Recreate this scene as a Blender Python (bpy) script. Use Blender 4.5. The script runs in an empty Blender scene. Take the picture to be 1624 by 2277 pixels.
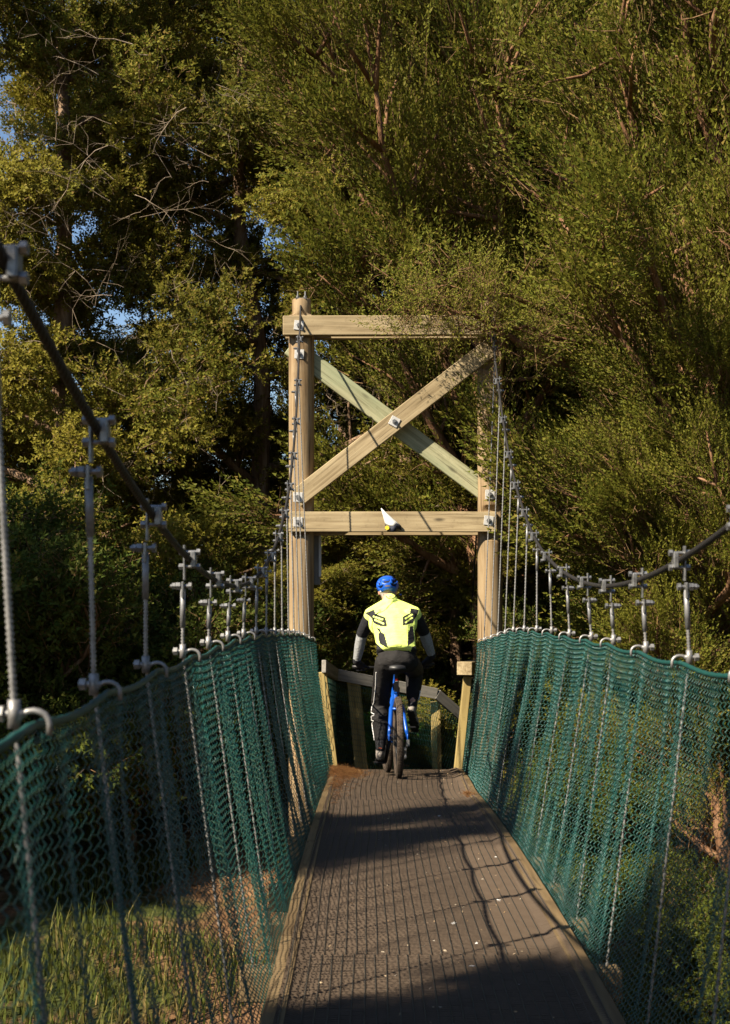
import bpy, bmesh, math, random
import numpy as np
from mathutils import Vector, Matrix
from mathutils.bvhtree import BVHTree

random.seed(5)
RNG = np.random.default_rng(11)
SC = bpy.context.scene
COL = SC.collection
F = 2845.0                      # focal length in pixels of the 1624 px wide photograph
CX, CY, CAMZ = 820.0, 1262.0, 1.47

# ------------------------------------------------------------------ camera, sky, sun, exposure
cam = bpy.data.cameras.new("camera")
camo = bpy.data.objects.new("camera", cam); COL.objects.link(camo)
camo.location = (0, 0, CAMZ); camo.rotation_euler = (math.radians(90), 0, 0)
cam.sensor_fit = 'VERTICAL'; cam.sensor_height = 36.0; cam.lens = F * 36.0 / 2276.0
cam.shift_x = -(CX - 812.0) / 2276.0; cam.shift_y = (CY - 1138.0) / 2276.0
cam.clip_start = 0.05; cam.clip_end = 2000
cam.dof.use_dof = True; cam.dof.focus_distance = 11.2; cam.dof.aperture_fstop = 7.0
SC.camera = camo
SUN_EL = math.radians(41); SUN_AZ = math.atan2(-0.80, -0.60)
world = bpy.data.worlds.new("World"); SC.world = world; world.use_nodes = True
wn = world.node_tree.nodes; wn.clear()
sky = wn.new('ShaderNodeTexSky'); sky.sky_type = 'NISHITA'; sky.sun_disc = False
sky.sun_elevation = SUN_EL; sky.sun_rotation = SUN_AZ
sky.air_density = 1.0; sky.dust_density = 0.3; sky.ozone_density = 3.0
bg = wn.new('ShaderNodeBackground'); bg.inputs['Strength'].default_value = 0.056
wo = wn.new('ShaderNodeOutputWorld')
world.node_tree.links.new(sky.outputs[0], bg.inputs['Color']); world.node_tree.links.new(bg.outputs[0], wo.inputs['Surface'])
SUND = Vector((0.80 * math.cos(SUN_EL), 0.60 * math.cos(SUN_EL), -math.sin(SUN_EL)))
sl = bpy.data.lights.new("sun", 'SUN'); sl.energy = 5.0; sl.angle = math.radians(0.5); sl.color = (1.0, 0.88, 0.70)
so = bpy.data.objects.new("sun", sl); COL.objects.link(so)
so.rotation_euler = SUND.to_track_quat('-Z', 'Y').to_euler(); so.location = (-20, -15, 25)
SC.view_settings.view_transform = 'Standard'; SC.view_settings.look = 'None'
SC.view_settings.gamma = 1.0; SC.view_settings.use_curve_mapping = False
SC.view_settings.exposure = 1.42
SC.cycles.max_bounces = 5; SC.cycles.transparent_max_bounces = 4

def at(px, py, Y):
    return Vector(((px - CX) / F * Y, Y, CAMZ - (py - CY) / F * Y))
def c1(cx, cy, Y): return at((1000 + cx / 1.4764) / 1.7993, (1100 + cy / 1.4764) / 1.7993, Y)
def c2(cx, cy, Y): return at((1200 + cx / 2.03) / 1.7993, (2100 + cy / 2.03) / 1.7993, Y)
def to_c2(p):
    x = CX + p[0] / p[1] * F; y = CY - (p[2] - CAMZ) / p[1] * F
    return ((x * 1.7993 - 1200) * 2.03, (y * 1.7993 - 2100) * 2.03)

# ------------------------------------------------------------------ bridge profile
def zdeck(Y):
    return 0.04 - 0.0070 * (np.asarray(Y, float) - 3.5) ** 2
def xdl(Y): return np.interp(Y, [0, 12.9], [-0.335, -0.34])
def xdr(Y): return np.interp(Y, [0, 9.5, 13.2], [0.795, 0.80, 0.95])
def zcable(Y):
    d = np.asarray(Y, float) - 5.7
    return np.where(d < 0, 1.39 + 0.0402 * d ** 2, 1.39 + 0.0418 * d ** 2 + 0.00021 * d ** 4)
def xcl(Y): return np.interp(Y, [0, 2.0, 8.0, 9.5, 11, 12.9], [-0.56, -0.565, -0.58, -0.592, -0.625, -0.685])
def xcr(Y): return np.interp(Y, [0, 2, 4.07, 5.46, 6.15, 7.53, 8.23, 8.92, 9.61, 12.9], [.96, .97, .994, 1.02, 1.04, 1.05, 1.065, 1.088, 1.108, 1.224])
def xrl(Y): return np.interp(Y, [1.3, 1.99, 2.68, 3.38, 4.07, 5.46, 8.23, 10.6, 11.8, 12.9], [-.51, -.521, -.546, -.558, -.561, -.57, -.573, -.57, -.56, -.525])
def zrl(Y): return np.interp(Y, [0, 1.3, 1.99, 2.68, 3.38, 4.07, 5.46, 6.84, 8.23, 10.7, 12.9], [1.25, 1.237, 1.225, 1.208, 1.197, 1.187, 1.161, 1.114, 1.047, .917, .731])
def xrr(Y): return np.interp(Y, [0, 1.3, 4.07, 4.76, 5.46, 6.15, 7.53, 9.61, 11.5, 12.9], [.94, .95, .994, 1.0055, 1.017, 1.043, 1.05, 1.06, 1.09, 1.09])
def zrr(Y): return np.interp(Y, [0, 1.3, 4.07, 5.46, 6.15, 6.84, 7.53, 8.23, 8.92, 9.61, 12.9], [1.24, 1.23, 1.167, 1.145, 1.122, 1.102, 1.085, 1.06, 1.028, .99, .715])
HY = [1.99 + 0.693 * (k - 1) for k in range(0, 17)]       # stations of the hangers

# ------------------------------------------------------------------ scene helpers
def link(name, me, parent=None):
    o = bpy.data.objects.new(name, me); COL.objects.link(o)
    if parent is not None: o.parent = parent
    return o
def tag(o, label=None, cat=None, group=None, kind=None):
    if label: o['label'] = label
    if cat: o['category'] = cat
    if group: o['group'] = group
    if kind: o['kind'] = kind
    return o
def thing(name, loc, label, cat, group=None, rot=None):
    o = bpy.data.objects.new(name, None); COL.objects.link(o); o.location = loc
    o.empty_display_size = 0.2
    if rot: o.rotation_euler = rot
    return tag(o, label, cat, group)

class MB:
    def __init__(s): s.v = []; s.f = []; s.m = []
    def add(s, V, Fs, mi=0):
        b = len(s.v); s.v.extend([tuple(p) for p in V])
        for f in Fs: s.f.append([i + b for i in f]); s.m.append(mi)
    def box(s, c, size, rot=None, mi=0, bev=0.0):
        hx, hy, hz = size[0] / 2, size[1] / 2, size[2] / 2
        c = Vector(c)
        if bev <= 0:
            V = [Vector((x, y, z)) for x in (-hx, hx) for y in (-hy, hy) for z in (-hz, hz)]
            Fs = [(0, 1, 3, 2), (4, 6, 7, 5), (0, 4, 5, 1), (2, 3, 7, 6), (0, 2, 6, 4), (1, 5, 7, 3)]
        else:
            bm = bmesh.new(); bmesh.ops.create_cube(bm, size=1.0)
            bmesh.ops.scale(bm, vec=size, verts=bm.verts)
            bmesh.ops.bevel(bm, geom=list(bm.edges), offset=bev, segments=1, affect='EDGES')
            bm.verts.index_update()
            V = [v.co.copy() for v in bm.verts]; Fs = [[v.index for v in f.verts] for f in bm.faces]; bm.free()
        if rot is not None: V = [rot @ p for p in V]
        s.add([p + c for p in V], Fs, mi)
    def tube(s, pts, rad, n=8, mi=0, cap=True, flat=None):
        pts = [Vector(p) for p in pts]; k = len(pts)
        if not hasattr(rad, '__len__'): rad = [rad] * k
        V = []; up = None
        for i, p in enumerate(pts):
            d = (pts[min(i + 1, k - 1)] - pts[max(i - 1, 0)]).normalized()
            if up is None:
                up = Vector((0, 0, 1)) if abs(d.z) < 0.9 else Vector((1, 0, 0))
            a = d.cross(up).normalized(); b = d.cross(a).normalized(); up = -b if b.dot(up) < 0 else b
            a = d.cross(up).normalized(); b = a.cross(d).normalized()
            for j in range(n):
                t = 2 * math.pi * j / n
                V.append(p + (a * math.cos(t) + b * math.sin(t)) * rad[i])
        Fs = []
        for i in range(k - 1):
            for j in range(n):
                Fs.append((i * n + j, i * n + (j + 1) % n, (i + 1) * n + (j + 1) % n, (i + 1) * n + j))
        if cap:
            Fs.append(tuple(range(n - 1, -1, -1))); Fs.append(tuple(range((k - 1) * n, k * n)))
        s.add(V, Fs, mi)
    def cyl(s, p0, p1, r, n=10, mi=0): s.tube([p0, p1], r, n, mi)
    def torus(s, c, R, r, axis='X', nR=40, nr=8, mi=0, sq=1.0):
        V = []
        for i in range(nR):
            a = 2 * math.pi * i / nR
            for j in range(nr):
                b = 2 * math.pi * j / nr
                rr = R + r * math.cos(b); h = r * math.sin(b) * sq
                p = (h, rr * math.cos(a), rr * math.sin(a)) if axis == 'X' else (rr * math.cos(a), rr * math.sin(a), h)
                V.append(Vector(c) + Vector(p))
        Fs = [(i * nr + j, ((i + 1) % nR) * nr + j, ((i + 1) % nR) * nr + (j + 1) % nr, i * nr + (j + 1) % nr) for i in range(nR) for j in range(nr)]
        s.add(V, Fs, mi)
    def mesh(s, name, mats, smooth=False):
        me = bpy.data.meshes.new(name); me.from_pydata(s.v, [], s.f)
        for m in (mats if isinstance(mats, (list, tuple)) else [mats]): me.materials.append(m)
        me.polygons.foreach_set('material_index', s.m)
        if smooth: me.polygons.foreach_set('use_smooth', [True] * len(s.f))
        me.update(); return me
    def build(s, name, mats, parent=None, smooth=False, off=None):
        if off is not None: s.v = [(p[0] - off[0], p[1] - off[1], p[2] - off[2]) for p in s.v]
        return link(name, s.mesh(name, mats, smooth), parent)

def np_mesh(name, V, Fa, mats, mi=None, smooth=False):
    V = np.asarray(V, np.float32); Fa = np.asarray(Fa, np.int32)
    me = bpy.data.meshes.new(name); k = Fa.shape[1]
    me.vertices.add(len(V)); me.vertices.foreach_set('co', V.ravel())
    me.loops.add(Fa.size); me.loops.foreach_set('vertex_index', Fa.ravel())
    me.polygons.add(len(Fa)); me.polygons.foreach_set('loop_start', np.arange(0, Fa.size, k, dtype=np.int32))
    for m in (mats if isinstance(mats, (list, tuple)) else [mats]): me.materials.append(m)
    if mi is not None: me.polygons.foreach_set('material_index', np.asarray(mi, np.int32))
    if smooth: me.polygons.foreach_set('use_smooth', np.ones(len(Fa), bool))
    me.update(calc_edges=True); return me

def seg_tubes(A, B, ra, rb=None, n=4, flat=None, axis=None):
    """thin n-sided tubes for many segments at once"""
    A = np.asarray(A, float); B = np.asarray(B, float); k = len(A)
    ra = np.broadcast_to(np.asarray(ra, float), (k,)); rb = ra if rb is None else np.broadcast_to(np.asarray(rb, float), (k,))
    d = B - A; d /= np.linalg.norm(d, axis=1)[:, None] + 1e-9
    if axis is None:
        ref = np.where(np.abs(d[:, 2:3]) < 0.9, np.array([[0, 0, 1.0]]), np.array([[1.0, 0, 0]]))
    else: ref = np.broadcast_to(axis, d.shape)
    a = np.cross(d, ref); a /= np.linalg.norm(a, axis=1)[:, None] + 1e-9
    b = np.cross(d, a)
    fl = 1.0 if flat is None else flat
    V = []
    for P, r in ((A, ra), (B, rb)):
        for j in range(n):
            t = 2 * math.pi * j / n
            V.append(P + a * (math.cos(t) * r)[:, None] + b * (math.sin(t) * r * fl)[:, None])
    V = np.stack(V, 1).reshape(-1, 3)
    base = (np.arange(k) * 2 * n)[:, None]
    Fs = np.concatenate([base + np.array([[j, (j + 1) % n, n + (j + 1) % n, n + j]]) for j in range(n)], 0)
    return V, Fs
def np_join(parts):
    Vs, Fs, o = [], [], 0
    for V, Fa in parts: Vs.append(V); Fs.append(np.asarray(Fa) + o); o += len(V)
    return np.concatenate(Vs), np.concatenate(Fs)

# ------------------------------------------------------------------ materials
def nmat(name, col, rough=0.7, metal=0.0, spec=0.3):
    m = bpy.data.materials.new(name); m.use_nodes = True
    p = m.node_tree.nodes['Principled BSDF']
    p.inputs['Base Color'].default_value = (*col, 1); p.inputs['Roughness'].default_value = rough
    p.inputs['Metallic'].default_value = metal; p.inputs['Specular IOR Level'].default_value = spec
    return m
def N(m, t, **kw):
    n = m.node_tree.nodes.new(t)
    for k, v in kw.items(): setattr(n, k, v)
    return n
def L(m, a, b): m.node_tree.links.new(a, b)
def P(m): return m.node_tree.nodes['Principled BSDF']
def ramp(m, fac, stops):
    r = N(m, 'ShaderNodeValToRGB'); e = r.color_ramp.elements
    while len(e) < len(stops): e.new(0.5)
    for i, (p, c) in enumerate(stops): e[i].position = p; e[i].color = (*c, 1)
    L(m, fac, r.inputs['Fac']); return r.outputs['Color']
def noise(m, vec, scale, detail=4, rough=0.55, dist=0.0):
    n = N(m, 'ShaderNodeTexNoise'); n.inputs['Scale'].default_value = scale; n.inputs['Detail'].default_value = detail
    n.inputs['Roughness'].default_value = rough; n.inputs['Distortion'].default_value = dist
    if vec is not None: L(m, vec, n.inputs['Vector'])
    return n.outputs['Fac']
def mixc(m, fac, a, b, mode='MIX'):
    x = N(m, 'ShaderNodeMix', data_type='RGBA', blend_type=mode)
    if isinstance(fac, float): x.inputs[0].default_value = fac
    else: L(m, fac, x.inputs[0])
    for s, v in ((6, a), (7, b)):
        if isinstance(v, tuple): x.inputs[s].default_value = (*v, 1)
        else: L(m, v, x.inputs[s])
    return x.outputs[2]
def bump(m, h, strength=0.3, dist=0.01):
    b = N(m, 'ShaderNodeBump'); b.inputs['Strength'].default_value = strength; b.inputs['Distance'].default_value = dist
    L(m, h, b.inputs['Height']); L(m, b.outputs[0], P(m).inputs['Normal'])
def objvec(m, scale=(1, 1, 1), coord='Object', rnd=True):
    tc = N(m, 'ShaderNodeTexCoord'); mp = N(m, 'ShaderNodeMapping'); mp.inputs['Scale'].default_value = scale
    L(m, tc.outputs[coord], mp.inputs['Vector'])
    if rnd:
        oi = N(m, 'ShaderNodeObjectInfo'); mul = N(m, 'ShaderNodeMath', operation='MULTIPLY'); mul.inputs[1].default_value = 37.0
        L(m, oi.outputs['Random'], mul.inputs[0]); cb = N(m, 'ShaderNodeCombineXYZ')
        for i in range(3): L(m, mul.outputs[0], cb.inputs[i])
        L(m, cb.outputs[0], mp.inputs['Location'])
    return mp.outputs[0]
def wood(name, dark, mid, light, grain=(1.2, 26, 26), green=None, knots=True, rough=0.75):
    """sawn timber, grain along local X"""
    m = nmat(name, mid, rough, 0, 0.25)
    v = objvec(m, grain)
    f1 = noise(m, v, 1.0, 6, 0.6, 0.6); c = ramp(m, f1, [(0.3, dark), (0.5, mid), (0.72, light)])
    v2 = objvec(m, (1.2, 3.5, 3.5)); f2 = noise(m, v2, 1.4, 3, 0.5)
    c = mixc(m, ramp(m, f2, [(0.35, (0, 0, 0)), (0.75, (.55, .55, .55))]), c, green or dark)
    if knots:
        v3 = objvec(m, (2.2, 6.5, 6.5)); vo = N(m, 'ShaderNodeTexVoronoi'); vo.inputs['Scale'].default_value = 1.0; L(m, v3, vo.inputs['Vector'])
        k = ramp(m, vo.outputs['Distance'], [(0.05, (1, 1, 1)), (0.16, (0, 0, 0))])
        c = mixc(m, k, c, tuple(x * 0.30 for x in mid))
    v5 = objvec(m, (grain[0] * .9, grain[1] * 2.2, grain[2] * 2.2)); f5 = noise(m, v5, 1.0, 3, .5, .8)
    c = mixc(m, ramp(m, f5, [(.60, (0, 0, 0)), (.68, (.75, .75, .75))]), c, tuple(x * .55 for x in dark))
    v4 = objvec(m, (6, 6, 6)); f4 = noise(m, v4, 3.0, 5, 0.7)
    c = mixc(m, ramp(m, f4, [(0.56, (0, 0, 0)), (0.8, (.5, .5, .5))]), c, tuple(x * 0.5 for x in dark))
    L(m, c, P(m).inputs['Base Color']); bump(m, f1, 0.35, 0.004)
    return m
M = {}
M['beam'] = wood('sawn_pine', (.17, .125, .065), (.32, .25, .145), (.43, .35, .21))
M['beam_green'] = wood('green_treated_pine', (.17, .16, .085), (.29, .28, .17), (.38, .36, .22), green=(.19, .235, .14))
M['rail'] = wood('weathered_rail', (.16, .15, .13), (.26, .245, .215), (.36, .33, .29))
M['post_sq'] = wood('pale_square_post', (.22, .16, .06), (.33, .25, .095), (.40, .31, .13))
M['kerb'] = wood('worn_kerb_timber', (.07, .045, .022), (.15, .103, .05), (.23, .165, .085), grain=(1.5, 18, 18))
M['plank'] = wood('dark_brown_plank', (.014, .011, .009), (.024, .018, .014), (.040, .030, .022), grain=(1.6, 16, 16), knots=False)  # very dark brown base, so the paler grip wires stand out
m = M['pole'] = nmat('round_pole_timber', (.42, .29, .16), .75, 0, .25)
v = objvec(m, (14, 14, 0.9)); f = noise(m, v, 1.0, 6, .62, .4)
c = ramp(m, f, [(.3, (.085, .052, .025)), (.46, (.21, .142, .072)), (.66, (.31, .225, .128))])
f2 = noise(m, objvec(m, (3, 3, 1.2)), 2.0, 4); c = mixc(m, ramp(m, f2, [(.45, (0, 0, 0)), (.75, (.6, .6, .6))]), c, (.30, .24, .15))
f5 = noise(m, objvec(m, (42, 42, 1.1)), 1.0, 3, .5, .6); c = mixc(m, ramp(m, f5, [(.58, (0, 0, 0)), (.66, (.8, .8, .8))]), c, (.075, .045, .022))
f3 = noise(m, objvec(m, (7, 7, 4)), 3.0, 5, .7); c = mixc(m, ramp(m, f3, [(.58, (0, 0, 0)), (.75, (.8, .8, .8))]), c, (.16, .10, .055))
L(m, c, P(m).inputs['Base Color']); bump(m, f, .4, .004)
def galv(name, a, b, rough, metal):
    m = nmat(name, a, rough, metal, .5); f = noise(m, objvec(m, (30, 30, 30)), 2.0, 4, .6)
    L(m, ramp(m, f, [(.3, a), (.7, b)]), P(m).inputs['Base Color']); return m
M['galv'] = galv('galvanised_steel', (.11, .11, .11), (.27, .27, .265), .38, .6)
M['hook'] = galv('pale_galvanised_hook', (.15, .148, .142), (.31, .30, .288), .45, .45)
M['sleeve'] = galv('dark_sleeve_steel', (.14, .14, .145), (.25, .25, .25), .5, .4)
M['whiteplate'] = galv('pale_zinc_washer', (.36, .36, .345), (.52, .515, .50), .5, .2)
m = M['cable'] = nmat('weathered_shaded_wire_rope', (.022, .020, .019), .6, .2, .3)  # weathered grey, base blackened further to carry the rope's shaded side
w = N(m, 'ShaderNodeTexWave', wave_type='BANDS', bands_direction='DIAGONAL'); w.inputs['Scale'].default_value = 42; w.inputs['Distortion'].default_value = .3
L(m, objvec(m, rnd=False), w.inputs['Vector']); bump(m, w.outputs['Fac'], .6, .004)
m = M['net'] = nmat('green_plastic_net', (.004, .055, .047), .4, 0, .5)
f = noise(m, objvec(m, (1, 1, 1)), 3.0, 4)
c = ramp(m, f, [(.3, (.0035, .042, .038)), (.6, (.005, .066, .059)), (.85, (.018, .070, .046))])
tc = N(m, 'ShaderNodeTexCoord'); sp = N(m, 'ShaderNodeSeparateXYZ'); L(m, tc.outputs['Object'], sp.inputs[0])
mr = N(m, 'ShaderNodeMapRange'); mr.inputs['From Min'].default_value = 9.0; mr.inputs['From Max'].default_value = 13.0; mr.inputs['To Max'].default_value = .6
L(m, sp.outputs['Y'], mr.inputs['Value'])
mm = N(m, 'ShaderNodeMath', operation='MULTIPLY'); L(m, mr.outputs[0], mm.inputs[0]); L(m, noise(m, objvec(m, (1, 2.5, .5)), 1.6, 3), mm.inputs[1])
c = mixc(m, mm.outputs[0], c, (.06, .08, .03))
L(m, c, P(m).inputs['Base Color'])
M['net_knot'] = nmat('net_twist', (.030, .075, .052), .3, 0, .6)
M['net_rope'] = nmat('green_coated_rope', (.004, .048, .042), .5, 0, .4)
M['gripwire'] = nmat('brown_dusty_wire', (.072, .051, .034), .75, 0, .25)
M['gripwire2'] = nmat('worn_grip_wire', (.045, .046, .042), .5, .2, .4)
M['white'] = nmat('white_fabric', (.62, .61, .58), .7); M['navy'] = nmat('navy_fabric', (.015, .018, .03), .7); M['yellow'] = nmat('yellow_badge', (.65, .50, .04), .6)

def leafmat(name, cols, trans=0.32, scale=0.5):
    m = bpy.data.materials.new(name); m.use_nodes = True; p = P(m)
    g = N(m, 'ShaderNodeNewGeometry'); ri = g.outputs['Random Per Island']
    c = ramp(m, ri, [(0.0, cols[0]), (0.45, cols[1]), (0.8, cols[2]), (1.0, cols[3])])
    tc = N(m, 'ShaderNodeTexCoord'); oi = N(m, 'ShaderNodeObjectInfo')
    mp = N(m, 'ShaderNodeMapping'); L(m, tc.outputs['Object'], mp.inputs['Vector'])
    cb = N(m, 'ShaderNodeCombineXYZ'); mu = N(m, 'ShaderNodeMath', operation='MULTIPLY'); mu.inputs[1].default_value = 50
    L(m, oi.outputs['Random'], mu.inputs[0]); L(m, mu.outputs[0], cb.inputs[0]); L(m, cb.outputs[0], mp.inputs['Location'])
    f = noise(m, mp.outputs[0], scale, 3, .5)
    c2_ = mixc(m, ramp(m, f, [(.40, (0, 0, 0)), (.65, (.75, .75, .75))]), c, cols[4])
    hv = N(m, 'ShaderNodeHueSaturation'); L(m, c2_, hv.inputs['Color'])
    mr = N(m, 'ShaderNodeMapRange'); mr.inputs['To Min'].default_value = .8; mr.inputs['To Max'].default_value = 1.2
    L(m, oi.outputs['Random'], mr.inputs['Value']); L(m, mr.outputs[0], hv.inputs['Value'])
    L(m, hv.outputs[0], p.inputs['Base Color']); p.inputs['Roughness'].default_value = .6; p.inputs['Specular IOR Level'].default_value = .08
    tr = N(m, 'ShaderNodeBsdfTranslucent'); L(m, hv.outputs[0], tr.inputs['Color'])
    mx = N(m, 'ShaderNodeMixShader'); mx.inputs[0].default_value = trans
    out = m.node_tree.nodes['Material Output']
    L(m, p.outputs[0], mx.inputs[1]); L(m, tr.outputs[0], mx.inputs[2]); L(m, mx.outputs[0], out.inputs['Surface'])
    return m
M['leaf_tot'] = leafmat('conifer_needles', [(.064, .078, .011), (.118, .122, .016), (.172, .152, .022), (.20, .13, .036), (.176, .148, .018)])
M['leaf_dark'] = leafmat('dark_green_needles', [(.040, .056, .010), (.075, .090, .016), (.108, .112, .021), (.14, .10, .03), (.105, .108, .018)])
M['leaf_kan'] = leafmat('feathery_leaves', [(.058, .076, .011), (.110, .124, .016), (.160, .154, .023), (.19, .13, .034), (.148, .142, .019)], scale=.7)
M['leaf_shrub'] = leafmat('shrub_leaves', [(.034, .056, .010), (.062, .088, .014), (.098, .116, .018), (.13, .11, .03), (.090, .105, .017)])
M['leaf_bright'] = leafmat('bright_leaves', [(.05, .13, .012), (.07, .18, .015), (.10, .22, .02), (.12, .22, .03), (.07, .16, .015)])
M['grass'] = leafmat('grass_blades', [(.035, .048, .009), (.06, .072, .014), (.10, .092, .025), (.19, .14, .055), (.07, .085, .016)], scale=.8)
M['needle'] = leafmat('dead_needles', [(.14, .06, .022), (.20, .09, .035), (.27, .14, .05), (.33, .2, .08), (.17, .075, .03)])
def bark(name, a, b, c_):
    m = nmat(name, b, .9, 0, .15); f = noise(m, objvec(m, (9, 9, 1.3)), 1.6, 6, .65, .5)
    L(m, ramp(m, f, [(.3, a), (.5, b), (.7, c_)]), P(m).inputs['Base Color']); bump(m, f, .9, .03); return m
M['bark'] = bark('stringy_brown_bark', (.06, .035, .02), (.16, .10, .06), (.30, .21, .14))
M['bark_red'] = bark('reddish_bark', (.07, .035, .02), (.18, .095, .05), (.30, .18, .10))
M['twig'] = bark('pale_dead_twig', (.12, .085, .055), (.21, .16, .11), (.33, .27, .20))
M['twig_brown'] = bark('brown_twig', (.10, .06, .03), (.17, .10, .05), (.26, .17, .09))

# ------------------------------------------------------------------ ground
def gz(x, y):
    x = np.asarray(x, float); y = np.asarray(y, float)
    z = -1.75 + 0.18 * np.sin(x * .7 + 1) * np.cos(y * .5) + .08 * np.sin(x * 2.1 + y * 1.7)
    z = z + 0.10 * np.clip((y - 9) / 6, 0, 1) - .35 * np.exp(-((y - 4) / 3.0) ** 2)
    z = z + 2.2 * np.clip((np.abs(x - .2) - 5) / 20, 0, 1) ** 1.2
    return z
nx, ny = 150, 150
gx = np.sign(np.linspace(-1, 1, nx)) * np.abs(np.linspace(-1, 1, nx)) ** 2.0 * 220
gy = 7 + np.sign(np.linspace(-1, 1, ny)) * np.abs(np.linspace(-1, 1, ny)) ** 2.0 * 220
GX, GY = np.meshgrid(gx, gy, indexing='ij')
V = np.stack([GX, GY, gz(GX, GY)], -1).reshape(-1, 3)
I = np.arange(nx * ny).reshape(nx, ny)
Fs = np.stack([I[:-1, :-1], I[1:, :-1], I[1:, 1:], I[:-1, 1:]], -1).reshape(-1, 4)
m = nmat('clay_bank_and_litter', (.2, .12, .06), .95, 0, .1)
tcv = objvec(m, rnd=False)
fa = noise(m, tcv, .55, 5, .6); fb = noise(m, tcv, 7, 6, .7)
soil = ramp(m, fb, [(.3, (.06, .034, .017)), (.5, (.15, .082, .040)), (.7, (.27, .155, .08))])
grs = ramp(m, fb, [(.3, (.018, .026, .007)), (.55, (.045, .055, .014)), (.75, (.09, .085, .03))])
L(m, mixc(m, ramp(m, fa, [(.47, (0, 0, 0)), (.57, (1, 1, 1))]), soil, grs), P(m).inputs['Base Color']); bump(m, fb, 1.0, .06)
tag(link('ground', np_mesh('ground', V, Fs, m, smooth=True)), kind='structure')

# ------------------------------------------------------------------ timber tower
TY = 12.9
XL, XR = (671 - CX) / F * TY, (1090 - CX) / F * TY
def zt(py, Y=TY): return CAMZ - (py - CY) / F * Y
tower = thing('timber_tower', (0.275, TY, -0.9), 'tall timber tower frame with crossed braces at the far end of the bridge', 'tower')
TL = Vector((0.275, TY, -0.9))
def pole(xc, notches, ztop):
    rings = list(np.linspace(-1.6, ztop - .01, 60)); R = .127
    for a, b, _ in notches: rings += [a - .055, a - .035, a - .015, a, a + .002, b - .002, b, b + .015, b + .035, b + .055]
    rings = sorted(r for r in rings if r <= ztop - .008) + [ztop]
    n = 28; V = []; Fs = []
    for i, z in enumerate(rings):
        r = R * (1 - .02 * math.sin(z * 1.3)) - (.008 if i == len(rings) - 1 else 0)
        if z > zt(700): r *= .74
        clip = -1.0
        for a, b, dep in notches:
            if a <= z <= b: clip = max(clip, -(R - dep))
            elif a - .055 < z < a: clip = max(clip, -(R - dep * (1 - ((a - z) / .055)) ** .5))
            elif b < z < b + .055: clip = max(clip, -(R - dep * (1 - ((z - b) / .055)) ** .5))
        for j in range(n):
            t = 2 * math.pi * j / n
            V.append((xc - TL.x + r * math.cos(t), max(r * math.sin(t), clip), z - TL.z))
        if i:
            b0 = (i - 1) * n
            for j in range(n): Fs.append((b0 + j, b0 + (j + 1) % n, b0 + n + (j + 1) % n, b0 + n + j))
    Fs.append(tuple(range(len(V) - n, len(V))))
    mb = MB(); mb.add(V, Fs); o = mb.build('post', M['pole'], tower, smooth=True)
    try: o.data.set_sharp_from_angle(angle=math.radians(35))
    except Exception: pass
    return o
zb = zt(1183); zu = zt(746)
pole(XL, [(zt(746), zt(703), .05), (zt(1183), zt(1095), .05)], zt(666))
pole(XR, [(zt(815), zt(690), .05), (zt(1190), zt(1135), .05)], zt(672))
def beam(name, p0, p1, h, th, mat, parent, base, roll=0):
    """sawn board from p0 to p1: height h in the plane facing the camera, thickness th"""
    p0, p1 = Vector(p0), Vector(p1); d = p1 - p0; ln = d.length; x = d.normalized()
    y = Vector((0, 1, 0)); y = (y - x * y.dot(x)).normalized(); z = x.cross(y)
    mb = MB(); mb.box((0, 0, 0), (ln, th, h), bev=.006)
    o = mb.build(name, mat, parent)
    R3 = Matrix((x, y, z)).transposed(); o.matrix_local = Matrix.Translation((p0 + p1) / 2 - Vector(base)) @ R3.to_4x4()
    return o
YF, YB = TY - .125, TY + .125
beam('crossbeam', at(630, 725, YF), at(1112, 724, YF), .195, .095, M['beam'], tower, TL)
beam('crossbeam', at(643, 1160, YF), at(1104, 1160, YF), .202, .095, M['beam'], tower, TL)
beam('crossbeam', at(636, 734, YB), at(1108, 733, YB), .19, .095, M['beam'], tower, TL)
beam('crossbeam', at(646, 1169, YB), at(1102, 1169, YB), .195, .095, M['beam'], tower, TL)
beam('brace', c1(268, 1325, YF - .01), c1(1420, 430, YF - .01), .186, .075, M['beam'], tower, TL)
beam('brace', c1(238, 422, TY + .02), c1(1480, 1347, TY + .02), .19, .07, M['beam_green'], tower, TL)
def bolt_plate(p, rz=0.0, s=.095):
    mb = MB(); mb.box((0, 0, 0), (s, .008, s), bev=.003)
    o = mb.build('washer_plate', M['whiteplate'], tower); o.location = Vector(p) - TL; o.rotation_euler = (0, rz, 0)
    mb = MB(); mb.cyl((0, -.004, 0), (0, -.018, 0), .024, 6); mb.cyl((0, -.018, 0), (0, -.038, 0), .012, 8)
    mb.build('bolt', M['galv'], o)
yf = YF - .0475 - .005
for (px, py, rz, dy) in ((665, 723, .12, 0), (1091, 716, -.1, 0), (877.5, 937, .5, -.01 + .0), (663, 1160, 0, 0), (1087, 1157, .1, 0)):
    bolt_plate(at(px, py, yf + (0.0 if abs(rz) < .4 else -.002)), rz)
for (px, py, rz) in ((666, 787, .05), (663, 1105, 0), (1090, 1099, 0)):
    bolt_plate(at(px, py, TY - .134 if py != 1105 else yf), rz)
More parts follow.
